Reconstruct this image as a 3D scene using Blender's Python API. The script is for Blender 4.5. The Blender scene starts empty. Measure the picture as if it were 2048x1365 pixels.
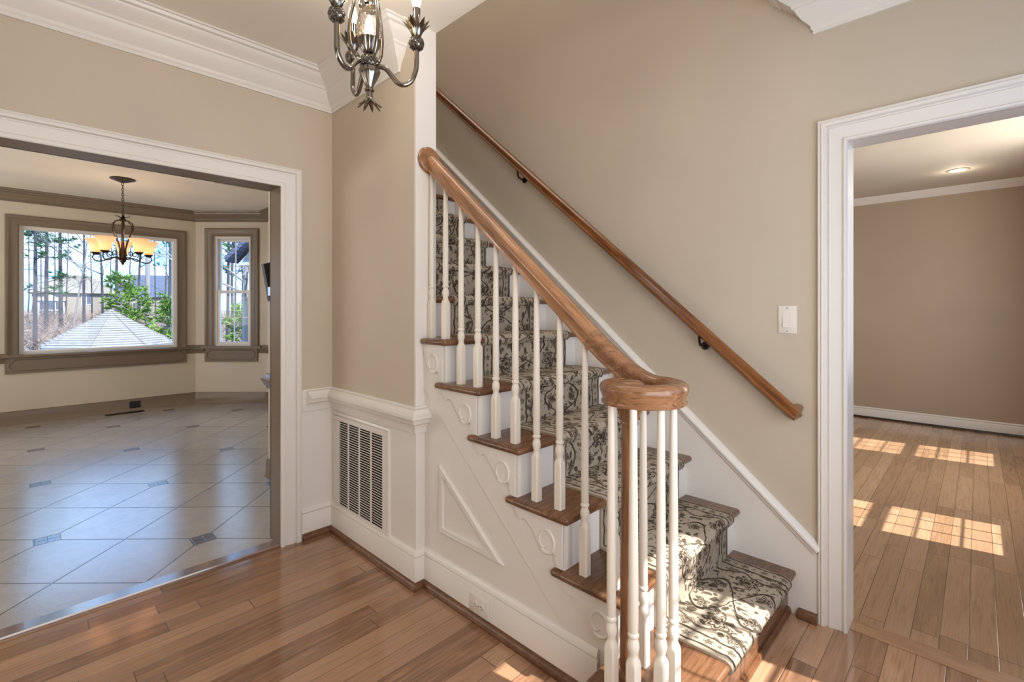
import bpy, bmesh, math, random
from mathutils import Vector, Matrix
R = math.radians
S = bpy.context.scene
COL = S.collection
random.seed(7)

# ------------------------------------------------------------------ camera
EYE = 1.30                      # eye height; the camera stands above the origin
F_PX, W_PX, H_PX, HOR = 959.0, 2048.0, 1365.0, 619.0
PHI = math.atan2(986, 959)
CC, SS = math.cos(PHI), math.sin(PHI)
cam = bpy.data.cameras.new('camera'); cam_o = bpy.data.objects.new('camera', cam); COL.objects.link(cam_o)
cam.sensor_width = 36.0; cam.lens = 36.0*F_PX/W_PX
cam.shift_y = (HOR-H_PX/2)/W_PX
cam.clip_start = 0.02; cam.clip_end = 500
cam_o.location = (0, 0, EYE)
cam_o.rotation_euler = (R(90), 0, math.atan2(CC, SS))
S.camera = cam_o

def at(px, py, d):
    l = (px-1024)/F_PX*d
    return Vector((SS*l-CC*d, CC*l+SS*d, EYE+(HOR-py)/F_PX*d))

# ------------------------------------------------------------------ world, sun, daylight, added fills, exposure
S.view_settings.view_transform = 'Standard'; S.view_settings.look = 'None'
S.view_settings.exposure = 0.0; S.view_settings.gamma = 1.0
S.view_settings.use_curve_mapping = False
S.cycles.use_denoising = True; S.cycles.denoising_prefilter = 'ACCURATE'; S.cycles.denoising_input_passes = 'RGB_ALBEDO_NORMAL'
S.cycles.max_bounces = 10; S.cycles.diffuse_bounces = 6; S.cycles.glossy_bounces = 4
S.cycles.transparent_max_bounces = 16; S.cycles.transmission_bounces = 8
S.cycles.caustics_reflective = False; S.cycles.caustics_refractive = False
S.cycles.sample_clamp_indirect = 4.0

def lin(c):
    return tuple(((v/255)/12.92 if v/255 <= .04045 else ((v/255+.055)/1.055)**2.4) for v in c)
def lin4(c): return lin(c)+(1.0,)

SKY = 4.2
def make_world():
    w = bpy.data.worlds.new('sky'); S.world = w; w.use_nodes = True
    nt = w.node_tree; nt.nodes.clear()
    out = nt.nodes.new('ShaderNodeOutputWorld'); bg = nt.nodes.new('ShaderNodeBackground')
    tc = nt.nodes.new('ShaderNodeTexCoord'); mp = nt.nodes.new('ShaderNodeMapping')
    mp.inputs['Scale'].default_value = (2.2, 2.2, 5.0)
    nz = nt.nodes.new('ShaderNodeTexNoise'); nz.inputs['Scale'].default_value = 2.4; nz.inputs['Detail'].default_value = 6
    rp = nt.nodes.new('ShaderNodeValToRGB')
    rp.color_ramp.elements[0].position = .40; rp.color_ramp.elements[0].color = (.20, .46, 1.0, 1)
    rp.color_ramp.elements[1].position = .60; rp.color_ramp.elements[1].color = (.45, .70, 1.0, 1)
    L = nt.links.new
    L(tc.outputs['Generated'], mp.inputs['Vector']); L(mp.outputs[0], nz.inputs['Vector']); L(nz.outputs['Fac'], rp.inputs[0])
    L(rp.outputs[0], bg.inputs['Color']); bg.inputs['Strength'].default_value = SKY
    L(bg.outputs[0], out.inputs['Surface'])
make_world()

SUN_EL = R(45)
SUN_DIR = Vector((-.985*math.cos(SUN_EL), -.17*math.cos(SUN_EL), -math.sin(SUN_EL)))
sl = bpy.data.lights.new('sun', 'SUN'); sl.energy = 12.0; sl.angle = R(.55); sl.color = (1.0, .96, .91)
so = bpy.data.objects.new('sun', sl); COL.objects.link(so)
so.rotation_euler = SUN_DIR.to_track_quat('-Z', 'Y').to_euler()
so.location = (12, 4, 12)

def area(name, loc, direction, sx, sy, watt, color=(1, 1, 1)):
    l = bpy.data.lights.new(name, 'AREA'); l.shape = 'RECTANGLE'; l.size = sx; l.size_y = sy; l.energy = watt; l.color = color
    o = bpy.data.objects.new(name, l); COL.objects.link(o); o.location = loc
    o.rotation_euler = Vector(direction).to_track_quat('-Z', 'Z').to_euler()
    return o
COOL = (.95, .975, 1.0)
# area lamps out of view: added fills, plus daylight at the parlor windows
area('fill_entry', (.60, .55, 1.40), (-1, .03, .08), 1.7, 1.9, 52, COOL)  # added fill, mostly before solid front wall rather than the door glass
area('fill_foyer', (-1.1, -2.12, 1.5), (0, 1, .6), 2.6, 1.7, 18, (1.0, .94, .87))  # added fill for the foyer; the south wall has no window
area('daylight_parlor_windows', (.60, 4.95, 1.25), (-1, 0, -.1), 2.6, 1.3, 74, (1, .96, .90))
area('fill_kitchen', (-5.4, -2.9, 1.5), (0, 1, .9), 3.4, 1.5, 130, (1, .97, .92))  # added fill brightening the kitchen from its windowless south wall
area('fill_upstairs', (-2.3, 1.9, 5.1), (0, .12, -1), 2.6, .7, 36, (1.0, .94, .88))  # added downward fill for the stairwell

# ------------------------------------------------------------------ shader helper: arithmetic on sockets
class X:
    def __init__(s, nt, sock): s.nt, s.s = nt, sock
    def _m(s, op, *a, clamp=False):
        n = s.nt.nodes.new('ShaderNodeMath'); n.operation = op; n.use_clamp = clamp
        for i, v in enumerate((s,)+a):
            if isinstance(v, X): s.nt.links.new(v.s, n.inputs[i])
            else: n.inputs[i].default_value = v
        return X(s.nt, n.outputs[0])
    def __add__(s, o): return s._m('ADD', o)
    __radd__ = __add__
    def __sub__(s, o): return s._m('SUBTRACT', o)
    def __rsub__(s, o): return (s*-1.0)+o
    def __mul__(s, o): return s._m('MULTIPLY', o)
    __rmul__ = __mul__
    def __truediv__(s, o): return s._m('DIVIDE', o)
    def floor(s): return s._m('FLOOR')
    def frac(s): return s._m('FRACT')
    def abs(s): return s._m('ABSOLUTE')
    def sin(s): return s._m('SINE')
    def cos(s): return s._m('COSINE')
    def sqrt(s): return s._m('SQRT')
    def min(s, o): return s._m('MINIMUM', o)
    def max(s, o): return s._m('MAXIMUM', o)
    def lt(s, o): return s._m('LESS_THAN', o)
    def gt(s, o): return s._m('GREATER_THAN', o)
    def atan2(s, o): return s._m('ARCTAN2', o)
    def pow(s, o): return s._m('POWER', o)
    def near(s, period):            # signed distance to the nearest multiple of period
        return ((s/period+.5).frac()-.5)*period
    def step(s, a, b):              # smooth 0..1 between a and b
        n = s.nt.nodes.new('ShaderNodeMapRange'); n.interpolation_type = 'SMOOTHSTEP'
        s.nt.links.new(s.s, n.inputs[0]); n.inputs[1].default_value = a; n.inputs[2].default_value = b
        return X(s.nt, n.outputs[0])

class Mat:
    def __init__(s, name, color=(200, 200, 200), rough=.5, metal=0.0, spec=.5, coat=0.0):
        s.m = bpy.data.materials.new(name); s.m.use_nodes = True; s.nt = s.m.node_tree
        s.nt.nodes.clear()
        s.out = s.nt.nodes.new('ShaderNodeOutputMaterial'); s.b = s.nt.nodes.new('ShaderNodeBsdfPrincipled')
        s.nt.links.new(s.b.outputs[0], s.out.inputs[0])
        s.b.inputs['Base Color'].default_value = lin4(color); s.b.inputs['Roughness'].default_value = rough
        s.b.inputs['Metallic'].default_value = metal; s.b.inputs['Specular IOR Level'].default_value = spec
        s.b.inputs['Coat Weight'].default_value = coat; s.b.inputs['Coat Roughness'].default_value = .08
    def n(s, t): return s.nt.nodes.new(t)
    def xyz(s, sock):
        n = s.n('ShaderNodeSeparateXYZ'); s.nt.links.new(sock, n.inputs[0]); return [X(s.nt, o) for o in n.outputs]
    def pos(s): return s.xyz(s.n('ShaderNodeNewGeometry').outputs['Position'])
    def uv(s): return s.xyz(s.n('ShaderNodeTexCoord').outputs['UV'])
    def vec(s, a, b=0.0, c=0.0):
        n = s.n('ShaderNodeCombineXYZ')
        for i, v in enumerate((a, b, c)):
            if isinstance(v, X): s.nt.links.new(v.s, n.inputs[i])
            else: n.inputs[i].default_value = v
        return n.outputs[0]
    def noise(s, v, scale=1.0, detail=3.0, rough=.5, dist=0.0):
        n = s.n('ShaderNodeTexNoise'); s.nt.links.new(v, n.inputs['Vector']); n.inputs['Scale'].default_value = scale
        n.inputs['Detail'].default_value = detail; n.inputs['Roughness'].default_value = rough; n.inputs['Distortion'].default_value = dist
        return X(s.nt, n.outputs['Fac'])
    def voronoi(s, v, scale=1.0, feature='F1', out='Distance'):
        n = s.n('ShaderNodeTexVoronoi'); n.feature = feature; s.nt.links.new(v, n.inputs['Vector']); n.inputs['Scale'].default_value = scale
        return X(s.nt, n.outputs[out])
    def white(s, a, b=0.0):
        n = s.n('ShaderNodeTexWhiteNoise'); n.noise_dimensions = '3D'; s.nt.links.new(s.vec(a, b, 3.7), n.inputs['Vector'])
        return X(s.nt, n.outputs['Value'])
    def mix(s, f, a, b):
        n = s.n('ShaderNodeMix'); n.data_type = 'RGBA'
        if isinstance(f, X): s.nt.links.new(f.s, n.inputs[0])
        else: n.inputs[0].default_value = f
        for i, v in ((6, a), (7, b)):
            if isinstance(v, tuple): n.inputs[i].default_value = lin4(v)
            else: s.nt.links.new(v, n.inputs[i])
        return n.outputs[2]
    def color(s, sock): s.nt.links.new(sock, s.b.inputs['Base Color']); return s
    def rough(s, x): s.nt.links.new(x.s, s.b.inputs['Roughness']); return s
    def bump(s, x, strength=.3, dist=.01):
        n = s.n('ShaderNodeBump'); n.inputs['Strength'].default_value = strength; n.inputs['Distance'].default_value = dist
        s.nt.links.new(x.s, n.inputs['Height']); s.nt.links.new(n.outputs[0], s.b.inputs['Normal']); return s
    def glow(s, color, strength):
        s.b.inputs['Emission Color'].default_value = lin4(color); s.b.inputs['Emission Strength'].default_value = strength; return s

def paint(name, color, rough=.55, amt=.035):
    m = Mat(name, color, rough, spec=.35); x, y, z = m.pos()
    n = m.noise(m.vec(x, y, z), 1.1, 2)
    c2 = tuple(int(v*(1-amt)) for v in color)
    m.color(m.mix(n.step(.3, .7), c2, color))
    f = m.noise(m.vec(x, y, z), 260, 1)
    m.bump(f, .04, .002); return m.m

PAINT = paint('beige_wall_paint', (196, 184, 166), .5)
PAINT_K = paint('pale_wall_paint', (208, 197, 180), .5)
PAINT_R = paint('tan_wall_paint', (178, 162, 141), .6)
CEIL = paint('ceiling_paint', (236, 229, 216), .7)
WHITE = paint('white_gloss_paint', (225, 220, 214), .28, .015)
CREAM = paint('cream_gloss_paint', (226, 217, 204), .25, .015)
TAUPE = paint('taupe_gloss_paint', (124, 108, 91), .33, .03)
PLASTIC = Mat('white_plastic', (222, 215, 206), .35).m
DARKSLOT = Mat('dark_slot', (38, 33, 30), .8).m
BLACK = Mat('black_plastic', (20, 18, 18), .35).m
CHROME = Mat('silver_metal', (205, 205, 208), .22, 1.0).m
NICKEL = Mat('antique_nickel', (140, 135, 128), .16, 1.0).m
BRONZE = Mat('dark_bronze', (78, 66, 54), .32, 1.0).m
IRON = Mat('iron_bracket', (50, 42, 36), .4, .8).m

def floor_wood(name, c_dark, c_mid, c_light, w, ln, rough=.16, seed=0.0):
    m = Mat(name, c_mid, rough, spec=.5, coat=.45); x, y, z = m.pos()
    row = (x/w+seed).floor(); fx = (x/w+seed).frac()
    off = m.white(row, 1.0+seed)
    yy = y/ln+off*9.0; seg = yy.floor(); fy = yy.frac()
    idv = m.white(row, seg); id2 = m.white(seg+5.0, row)
    g = m.noise(m.vec(x*26.0+idv*40.0, y*2.2+id2*9.0, idv*30.0), 1.0, 5, .6, 1.6)
    g2 = m.noise(m.vec(x*120.0, y*5.0, idv*9.0), 1.0, 3, .6)
    base = m.mix(idv, c_dark, c_light)
    col = m.mix(g.step(.35, .68)*.75, base, c_mid)
    col = m.mix(g2.step(.45, .75)*.35, col, tuple(int(v*.72) for v in c_dark))
    ex = fx.min(1.0-fx)*w; ey = fy.min(1.0-fy)*ln
    gap = (1.0-ex.step(.0, .0022)).max(1.0-ey.step(.0, .003))
    col = m.mix(gap*.85, col, (38, 24, 16))
    m.color(col); m.rough(g*.10+rough)
    m.bump((1.0-gap), .25, .002); return m.m
FLOOR = floor_wood('oak_strip_floor', (118, 85, 62), (167, 125, 95), (198, 157, 124), .0835, 1.05, .09)
FLOOR_R = floor_wood('oak_strip_floor_pale', (150, 114, 84), (176, 139, 106), (198, 162, 128), .0835, .85, .165, .33)

def wood(name, c_dark, c_mid, c_light, axis, rough=.22, scale=1.0):
    """stained oak whose grain runs along axis"""
    a = Vector(axis).normalized(); b = a.orthogonal().normalized(); c = a.cross(b)
    m = Mat(name, c_mid, rough, spec=.5); x, y, z = m.pos()
    al = x*a.x+y*a.y+z*a.z; p = x*b.x+y*b.y+z*b.z; q = x*c.x+y*c.y+z*c.z
    big = m.noise(m.vec(al*3.0*scale, p*26.0*scale, q*26.0*scale), 1.0, 4, .6, 1.4)
    fine = m.noise(m.vec(al*9.0*scale, p*170.0*scale, q*170.0*scale), 1.0, 3, .6)
    blot = m.noise(m.vec(al*2.0, p*6.0, q*6.0), 1.0, 2)
    col = m.mix(big.step(.35, .7), c_light, c_mid)
    col = m.mix(fine.step(.5, .75)*.55, col, c_dark)
    col = m.mix(blot.step(.52, .75)*.45, col, c_dark)
    m.color(col); m.rough(fine*.08+(.185 if rough < .24 else .285)); m.bump(fine, .12, .0015); return m.m
SLOPE = .196/.227
RAILDIR = (.227, 0, -.196)
OAK_RAIL = wood('oak_handrail', (72, 46, 29), (140, 98, 67), (174, 128, 92), RAILDIR)
OAK_WALL = wood('oak_wall_rail', (54, 28, 13), (102, 60, 30), (138, 88, 48), RAILDIR, .2)
OAK_VOLUTE = wood('oak_volute', (62, 40, 26), (122, 84, 58), (152, 110, 78), (.75, .66, 0))
OAK_NEWEL = wood('oak_newel', (66, 42, 26), (118, 80, 53), (146, 104, 72), (0, 0, 1))
OAK_TREAD = wood('oak_tread', (56, 36, 23), (96, 64, 42), (122, 86, 60), (0, 1, 0), .18)
OAK_TREAD_X = wood('oak_return_nosing', (60, 37, 22), (98, 64, 40), (124, 86, 58), (1, 0, 0), .2)
OAK_SHOE = wood('oak_shoe_molding', (56, 33, 19), (92, 58, 36), (116, 78, 50), (1, 1, 0), .3)

def tile_mat():
    m = Mat('slate_look_tile', (158, 152, 146), .22, spec=.9, coat=.7); x, y, z = m.pos()
    T = .4375; q = math.sqrt(.5)
    x0, y0 = TILE0
    u = ((y-y0)-(x-x0))*q; v = ((x-x0)+(y-y0))*q
    gu = u.near(T).abs(); gv = v.near(T).abs()
    du = u.near(2*T); dv = v.near(2*T)
    dx = (dv-du)*q; dy = (dv+du)*q
    ins = dx.abs().max(dy.abs())
    inside = ins.lt(.054)
    ig = (ins-.054).abs().min(dx.abs()).min(dy.abs()+(1.0-inside))
    line = gu.min(gv)+inside
    line = line.min((ins-.054).abs().max(.0)).min((dx.abs()).min(dy.abs())+(1.0-inside))
    grout = 1.0-line.step(.0022, .0052)
    idv = m.white((u/T).floor(), (v/T).floor())
    n1 = m.noise(m.vec(x, y), 7.0, 6, .6, 1.2); n2 = m.noise(m.vec(u*34.0, v*15.0), 1.0, 4, .6, .8)
    col = m.mix(n1, (158, 150, 142), (190, 182, 173))
    col = m.mix(idv*.35, col, (140, 134, 130))
    col = m.mix(inside, col, m.mix(n2, (62, 59, 58), (100, 97, 95)))
    col = m.mix(grout*.96, col, (34, 29, 27))
    m.color(col); m.rough(n2*.07+.195); m.b.inputs['Coat Roughness'].default_value = .2
    n3 = m.noise(m.vec(u*52.0, v*20.0), 1.0, 3, .6, 1.5)
    m.bump((1.0-grout)*.5+n3*.20+n1*.3, .30, .006)
    m.nt.links.new(m.b.inputs['Normal'].links[0].from_socket, m.b.inputs['Coat Normal']); return m.m
TILE0 = (-2.79-.0, .70)   # replaced below by the measured inset
def floor_pt(px, py):
    d = F_PX*EYE/(py-HOR); p = at(px, py, d); return (p.x, p.y)
TILE0 = floor_pt(406.6, 1078)
TILE = tile_mat()

def runner_mat():
    m = Mat('floral_runner', (170, 158, 142), .95, spec=.1)
    u, v, _ = m.uv()                       # metres along and across
    wv = m.vec(u, v)
    wu = m.noise(wv, 14.0, 3)-.5; wv2 = m.noise(m.vec(u+7.3, v+1.9), 14.0, 3)-.5
    uu = u+wu*.03; s = v+wv2*.03
    P = .34; two = 2*math.pi/P
    a = s.abs()
    # vines
    vine = (s-(uu*two).sin()*.13).abs().min((s+(uu*two).sin()*.13).abs())
    vine2 = (a-.215-(uu*two*2.0).sin()*.02).abs()
    dark = (1.0-vine.step(.005, .009)).max((1.0-vine2.step(.004, .007))*.9)
    def flower(du, dv, rad, k):
        r = (du*du+dv*dv).sqrt(); th = dv.atan2(du)
        edge = ((th*float(k)).cos()*.18+.82)*rad
        q = r/edge
        body = (1.0-q.step(.92, 1.0))
        ring = q.step(.62, .68)*(1.0-q.step(.80, .86)); core = q.step(.22, .28)*(1.0-q.step(.42, .48))
        return body*(1.0-ring.max(core)*.75)
    f1 = flower(uu.near(P), s, .062, 8)
    f2 = flower((uu+P/2).near(P), a-.165, .056, 7)
    f3 = flower((uu+P/4).near(P/2), a-.085, .032, 5)
    f4 = flower((uu+P/4).near(P/2), a-.222, .030, 6)
    dark = dark.max(f1).max(f2).max(f3).max(f4*.9)
    # loose leaves and buds
    lv = m.voronoi(m.vec(u*1.0+wu*.09, v*1.3+wv2*.09), 24.0); sel = m.noise(wv, 24.0, 1)
    leaf = (1.0-lv.step(.30, .38))*sel.gt(.36)
    field = a.lt(.262)
    lv2 = m.voronoi(m.vec(u*1.0+wu*.12+3.1, v*1.1+wv2*.12), 46.0); sel2 = m.noise(m.vec(u+5.0, v), 18.0, 1)
    leaf2 = (1.0-lv2.step(.24, .34))*sel2.gt(.44)
    dark = dark.max(leaf*.9).max(leaf2*.85)*field
    # border: guard lines, rosettes
    line = (1.0-(a-.262).abs().step(.003, .006)).max(1.0-(a-.315).abs().step(.003, .006))
    bf = flower(u.near(.075), a-.289, .017, 5); bf2 = flower((u+.0375).near(.075), a-.289, .009, 4)
    dark = dark.max(line).max((bf.max(bf2))*a.gt(.262)*a.lt(.315))
    wool = m.noise(m.vec(u, v), 420.0, 2); tone = m.noise(wv, 60.0, 2)
    base = m.mix(wool, (152, 139, 122), (178, 166, 149))
    ink = m.mix(tone.step(.35, .65), (34, 27, 21), (70, 57, 43))
    m.color(m.mix(dark*.93, base, ink)); m.bump(wool+dark*.5, .5, .003)
    return m.m
RUNNER = runner_mat()

def glass_mat(name, tint=(1, 1, 1), gl=.04):
    m = bpy.data.materials.new(name); m.use_nodes = True; nt = m.node_tree; nt.nodes.clear()
    o = nt.nodes.new('ShaderNodeOutputMaterial'); t = nt.nodes.new('ShaderNodeBsdfTransparent'); g = nt.nodes.new('ShaderNodeBsdfGlossy')
    t.inputs[0].default_value = tint+(1,); g.inputs['Roughness'].default_value = .02
    mx = nt.nodes.new('ShaderNodeMixShader'); f = nt.nodes.new('ShaderNodeLayerWeight'); f.inputs['Blend'].default_value = .15
    mul = nt.nodes.new('ShaderNodeMath'); mul.operation = 'MULTIPLY_ADD'; mul.inputs[1].default_value = gl*4; mul.inputs[2].default_value = gl*.25
    nt.links.new(f.outputs['Fresnel'], mul.inputs[0]); nt.links.new(mul.outputs[0], mx.inputs[0])
    nt.links.new(t.outputs[0], mx.inputs[1]); nt.links.new(g.outputs[0], mx.inputs[2]); nt.links.new(mx.outputs[0], o.inputs[0])
    return m
GLASS = glass_mat('window_glass')
def swirl_bump(m):
    nt = m.node_tree; n = nt.nodes.new('ShaderNodeTexNoise'); n.inputs['Scale'].default_value = 45; n.inputs['Distortion'].default_value = 2.5
    tc = nt.nodes.new('ShaderNodeNewGeometry'); bp = nt.nodes.new('ShaderNodeBump'); bp.inputs['Strength'].default_value = .8; bp.inputs['Distance'].default_value = .01
    nt.links.new(tc.outputs['Position'], n.inputs['Vector']); nt.links.new(n.outputs['Fac'], bp.inputs['Height'])
    for g in nt.nodes:
        if g.type in ('BSDF_GLOSSY', 'LAYER_WEIGHT'): nt.links.new(bp.outputs[0], g.inputs['Normal'])
    return m
CRYSTAL = glass_mat('swirled_glass', (.97, .95, .91), .45)
BULB = Mat('lit_bulb', (255, 240, 215), .3).glow((255, 214, 160), 14).m
BULB_K = Mat('lit_kitchen_bulb', (255, 240, 215), .3).glow((255, 232, 205), 8).m
BULB_GLASS = Mat('lit_bulb_glass', (255, 240, 215), .2).glow((255, 226, 180), 3.2).m
def shade_mat():
    m = bpy.data.materials.new('amber_glass_shade'); m.use_nodes = True; nt = m.node_tree; nt.nodes.clear()
    o = nt.nodes.new('ShaderNodeOutputMaterial'); t = nt.nodes.new('ShaderNodeBsdfTranslucent'); d = nt.nodes.new('ShaderNodeBsdfPrincipled')
    t.inputs[0].default_value = lin4((250, 226, 202)); d.inputs['Base Color'].default_value = lin4((238, 208, 178)); d.inputs['Roughness'].default_value = .3
    d.inputs['Emission Color'].default_value = lin4((255, 198, 150)); d.inputs['Emission Strength'].default_value = .25
    mx = nt.nodes.new('ShaderNodeMixShader'); mx.inputs[0].default_value = .5
    nt.links.new(t.outputs[0], mx.inputs[1]); nt.links.new(d.outputs[0], mx.inputs[2]); nt.links.new(mx.outputs[0], o.inputs[0])
    return m
SHADE = shade_mat()
LENS = Mat('lit_lens', (255, 250, 240), .4).glow((255, 244, 222), 4.0).m

# ------------------------------------------------------------------ mesh helper
class MB:
    def __init__(s): s.v = []; s.f = []; s.mi = []; s.uv = None
    def add(s, vs, fs, mi=0):
        b = len(s.v); s.v += [tuple(v) for v in vs]
        for f in fs: s.f.append([b+i for i in f]); s.mi.append(mi)
        return s
    def box(s, x0, x1, y0, y1, z0, z1, mi=0, bev=0, seg=2):
        if bev:
            bm = bmesh.new(); bmesh.ops.create_cube(bm, size=1)
            for v in bm.verts: v.co = Vector(((x0+x1)/2+v.co.x*(x1-x0), (y0+y1)/2+v.co.y*(y1-y0), (z0+z1)/2+v.co.z*(z1-z0)))
            bmesh.ops.bevel(bm, geom=bm.edges[:], offset=bev, segments=seg, profile=.5, affect='EDGES')
            return s.bm(bm, mi)
        return s.add([(x, y, z) for z in (z0, z1) for y in (y0, y1) for x in (x0, x1)],
                     [(0, 2, 3, 1), (4, 5, 7, 6), (0, 1, 5, 4), (2, 6, 7, 3), (0, 4, 6, 2), (1, 3, 7, 5)], mi)
    def bm(s, bm, mi=0):
        bm.verts.index_update()
        s.add([v.co[:] for v in bm.verts], [[v.index for v in f.verts] for f in bm.faces], mi); bm.free(); return s
    def prism(s, pts, a, b, mi=0, bev=0, seg=3):
        """pts: 3-D outline; a, b: 3-D offsets of the two ends"""
        a, b = Vector(a), Vector(b); n = len(pts); P = [Vector(p) for p in pts]
        if bev:
            bm = bmesh.new(); lo = [bm.verts.new(p+a) for p in P]; hi = [bm.verts.new(p+b) for p in P]
            bm.faces.new(lo); bm.faces.new(hi[::-1])
            for i in range(n): bm.faces.new((lo[i], hi[i], hi[(i+1) % n], lo[(i+1) % n]))
            bm.edges.ensure_lookup_table()
            eds = [e for e in bm.edges if (e.verts[0] in lo) == (e.verts[1] in lo)]
            bmesh.ops.recalc_face_normals(bm, faces=bm.faces[:])
            bmesh.ops.bevel(bm, geom=eds, offset=bev, segments=seg, profile=.5, affect='EDGES')
            return s.bm(bm, mi)
        return s.add([p+a for p in P]+[p+b for p in P],
                     [list(range(n))[::-1], [n+i for i in range(n)]]+[(i, (i+1) % n, n+(i+1) % n, n+i) for i in range(n)], mi)
    def rings(s, rings, mi=0, caps=True, closed=False):
        n = len(rings[0]); fs = []; k = len(rings)
        for i in range(k if closed else k-1):
            j = (i+1) % k
            for q in range(n): fs.append((i*n+q, i*n+(q+1) % n, j*n+(q+1) % n, j*n+q))
        if caps and not closed: fs += [list(range(n))[::-1], [(k-1)*n+q for q in range(n)]]
        return s.add([p for r in rings for p in r], fs, mi)
    def lathe(s, prof, c=(0, 0, 0), seg=20, mat=None, mi=0, flute=0, depth=0):
        c = Vector(c); rs = []
        for r, z in prof:
            ring = []
            for q in range(seg):
                t = 2*math.pi*q/seg; rr = max(r, 1e-5)*(1+(depth*math.cos(flute*t) if flute else 0))
                p = Vector((rr*math.cos(t), rr*math.sin(t), z))
                ring.append((mat @ p if mat else p)+c)
            rs.append(ring)
        return s.rings(rs, mi)
    def tube(s, path, r, seg=10, mi=0, caps=True):
        P = [Vector(p) for p in path]; n = len(P); rs = []
        rad = r if isinstance(r, (list, tuple)) else [r]*n
        up = None
        for i in range(n):
            t = (P[min(i+1, n-1)]-P[max(i-1, 0)]).normalized()
            if up is None: up = t.orthogonal().normalized()
            else:
                up = up-t*up.dot(t)
                up = up.normalized() if up.length > 1e-6 else t.orthogonal().normalized()
            side = t.cross(up)
            rs.append([P[i]+(up*math.cos(2*math.pi*q/seg)+side*math.sin(2*math.pi*q/seg))*rad[i] for q in range(seg)])
        return s.rings(rs, mi, caps)
    def sweep(s, path, prof, mi=0, up=(0, 0, 1), caps=True):
        """profile (w, h): w to the left of travel, h along up made square to the path; corners mitred"""
        P = [Vector(p) for p in path]; n = len(P); up = Vector(up); rs = []
        for i in range(n):
            a = (P[i]-P[i-1]).normalized() if i else (P[1]-P[0]).normalized()
            b = (P[i+1]-P[i]).normalized() if i < n-1 else a
            t = (a+b).normalized(); side = up.cross(t).normalized(); h = t.cross(side).normalized()
            k = 1/max(.35, t.dot(a))
            bend = (b-a)
            ring = []
            for w, hh in prof:
                o = side*w+h*hh
                if bend.length > 1e-5 and k > 1.0005:
                    bd = (bend-t*bend.dot(t)).normalized(); o = o+bd*(o.dot(bd)*(k-1))
                ring.append(P[i]+o)
            rs.append(ring)
        return s.rings(rs, mi, caps)
    def wallmold(s, path, prof, mi=0, flip=1, closed=False, miter0=0, miter1=0):
        """molding along a plan path (x, y); prof (offset from the wall, z); flip picks the side"""
        P = [Vector((p[0], p[1])) for p in path]; n = len(P); rs = []
        for i in range(n):
            a = (P[i]-P[i-1]).normalized() if i or closed else (P[1]-P[0]).normalized()
            b = (P[(i+1) % n]-P[i]).normalized() if i < n-1 or closed else a
            na = Vector((-a.y, a.x))*flip; nb = Vector((-b.y, b.x))*flip
            m = na+nb; m = m/(m.length_squared/2)*1.0
            e = Vector((0, 0))
            if i == 0 and miter0: e = -a*miter0
            if i == n-1 and miter1: e = a*miter1
            rs.append([(P[i].x+m.x*o+e.x*o, P[i].y+m.y*o+e.y*o, z) for o, z in prof])
        if miter1 > 0: a = (P[-1]-P[-2]).normalized()*miter1; rs.append([(P[-1].x+a.x*o, P[-1].y+a.y*o, z) for o, z in prof])
        if miter0 > 0: a = (P[0]-P[1]).normalized()*miter0; rs.insert(0, [(P[0].x+a.x*o, P[0].y+a.y*o, z) for o, z in prof])
        return s.rings(rs, mi, True, closed)
    def obj(s, name, mats, parent=None, smooth=None, kind=None, uvs=None, loc=None):
        me = bpy.data.meshes.new(name)
        o0 = Vector(loc) if loc is not None else Vector((0, 0, 0))
        me.from_pydata([tuple(Vector(v)-o0) for v in s.v], [], s.f); me.update()
        for m in (mats if isinstance(mats, (list, tuple)) else [mats]): me.materials.append(m)
        for p, i in zip(me.polygons, s.mi): p.material_index = i
        bm = bmesh.new(); bm.from_mesh(me); bmesh.ops.recalc_face_normals(bm, faces=bm.faces[:]); bm.to_mesh(me); bm.free()
        if smooth is not None:
            me.shade_smooth(); me.set_sharp_from_angle(angle=R(smooth))
        o = bpy.data.objects.new(name, me); COL.objects.link(o); o.location = o0
        if parent is not None:
            o.parent = parent; o.location = o0-Vector(parent.get('_at', (0, 0, 0)))if parent.get('_at') else o0
        if kind: o['kind'] = kind
        return o
def tag(o, label, cat, group=None, kind=None):
    o['label'] = label; o['category'] = cat
    if group: o['group'] = group
    if kind: o['kind'] = kind
    return o
def thing(name, label, cat, loc=(0, 0, 0), group=None):
    o = bpy.data.objects.new(name, None); COL.objects.link(o); o.location = loc; o.empty_display_size = .05
    return tag(o, label, cat, group)
def part(mb, name, mats, parent, smooth=None, label=None):
    """mesh given in world coordinates, hung under parent without moving"""
    root = parent; off = Vector((0, 0, 0))
    while root is not None: off += root.location; root = root.parent
    mb.v = [tuple(Vector(v)-off) for v in mb.v]
    o = mb.obj(name, mats, None, smooth); o.parent = parent
    if label: o['label'] = label
    return o
def struct(mb, name, mats, smooth=None): return mb.obj(name, mats, None, smooth, 'structure')

# ------------------------------------------------------------------ the rooms
XL, XLK = -2.738, -2.879          # foyer and kitchen faces of the left wall
YG, YGS = 1.29, 1.406             # foyer and stair faces of the grille wall
XE = -1.88                        # end of the grille wall
YS, YT = 1.34, 1.31               # stringer face, outer edge of the treads
YW, YWR = 2.325, 2.44             # stair wall, both faces
XF = .65                          # front wall
ZC, ZU = 2.636, 2.94              # ceiling, upper floor
XO = -.65                         # edge of the stair opening in the ceiling
RAIL_LO, RAIL_HI = .726, .846     # chair rail
DX0, DX1, DZ = -.376, .50, 1.975  # doorway in the stair wall
OY0, OY1, OZ = -1.25, .997, 1.972 # opening to the kitchen

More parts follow.
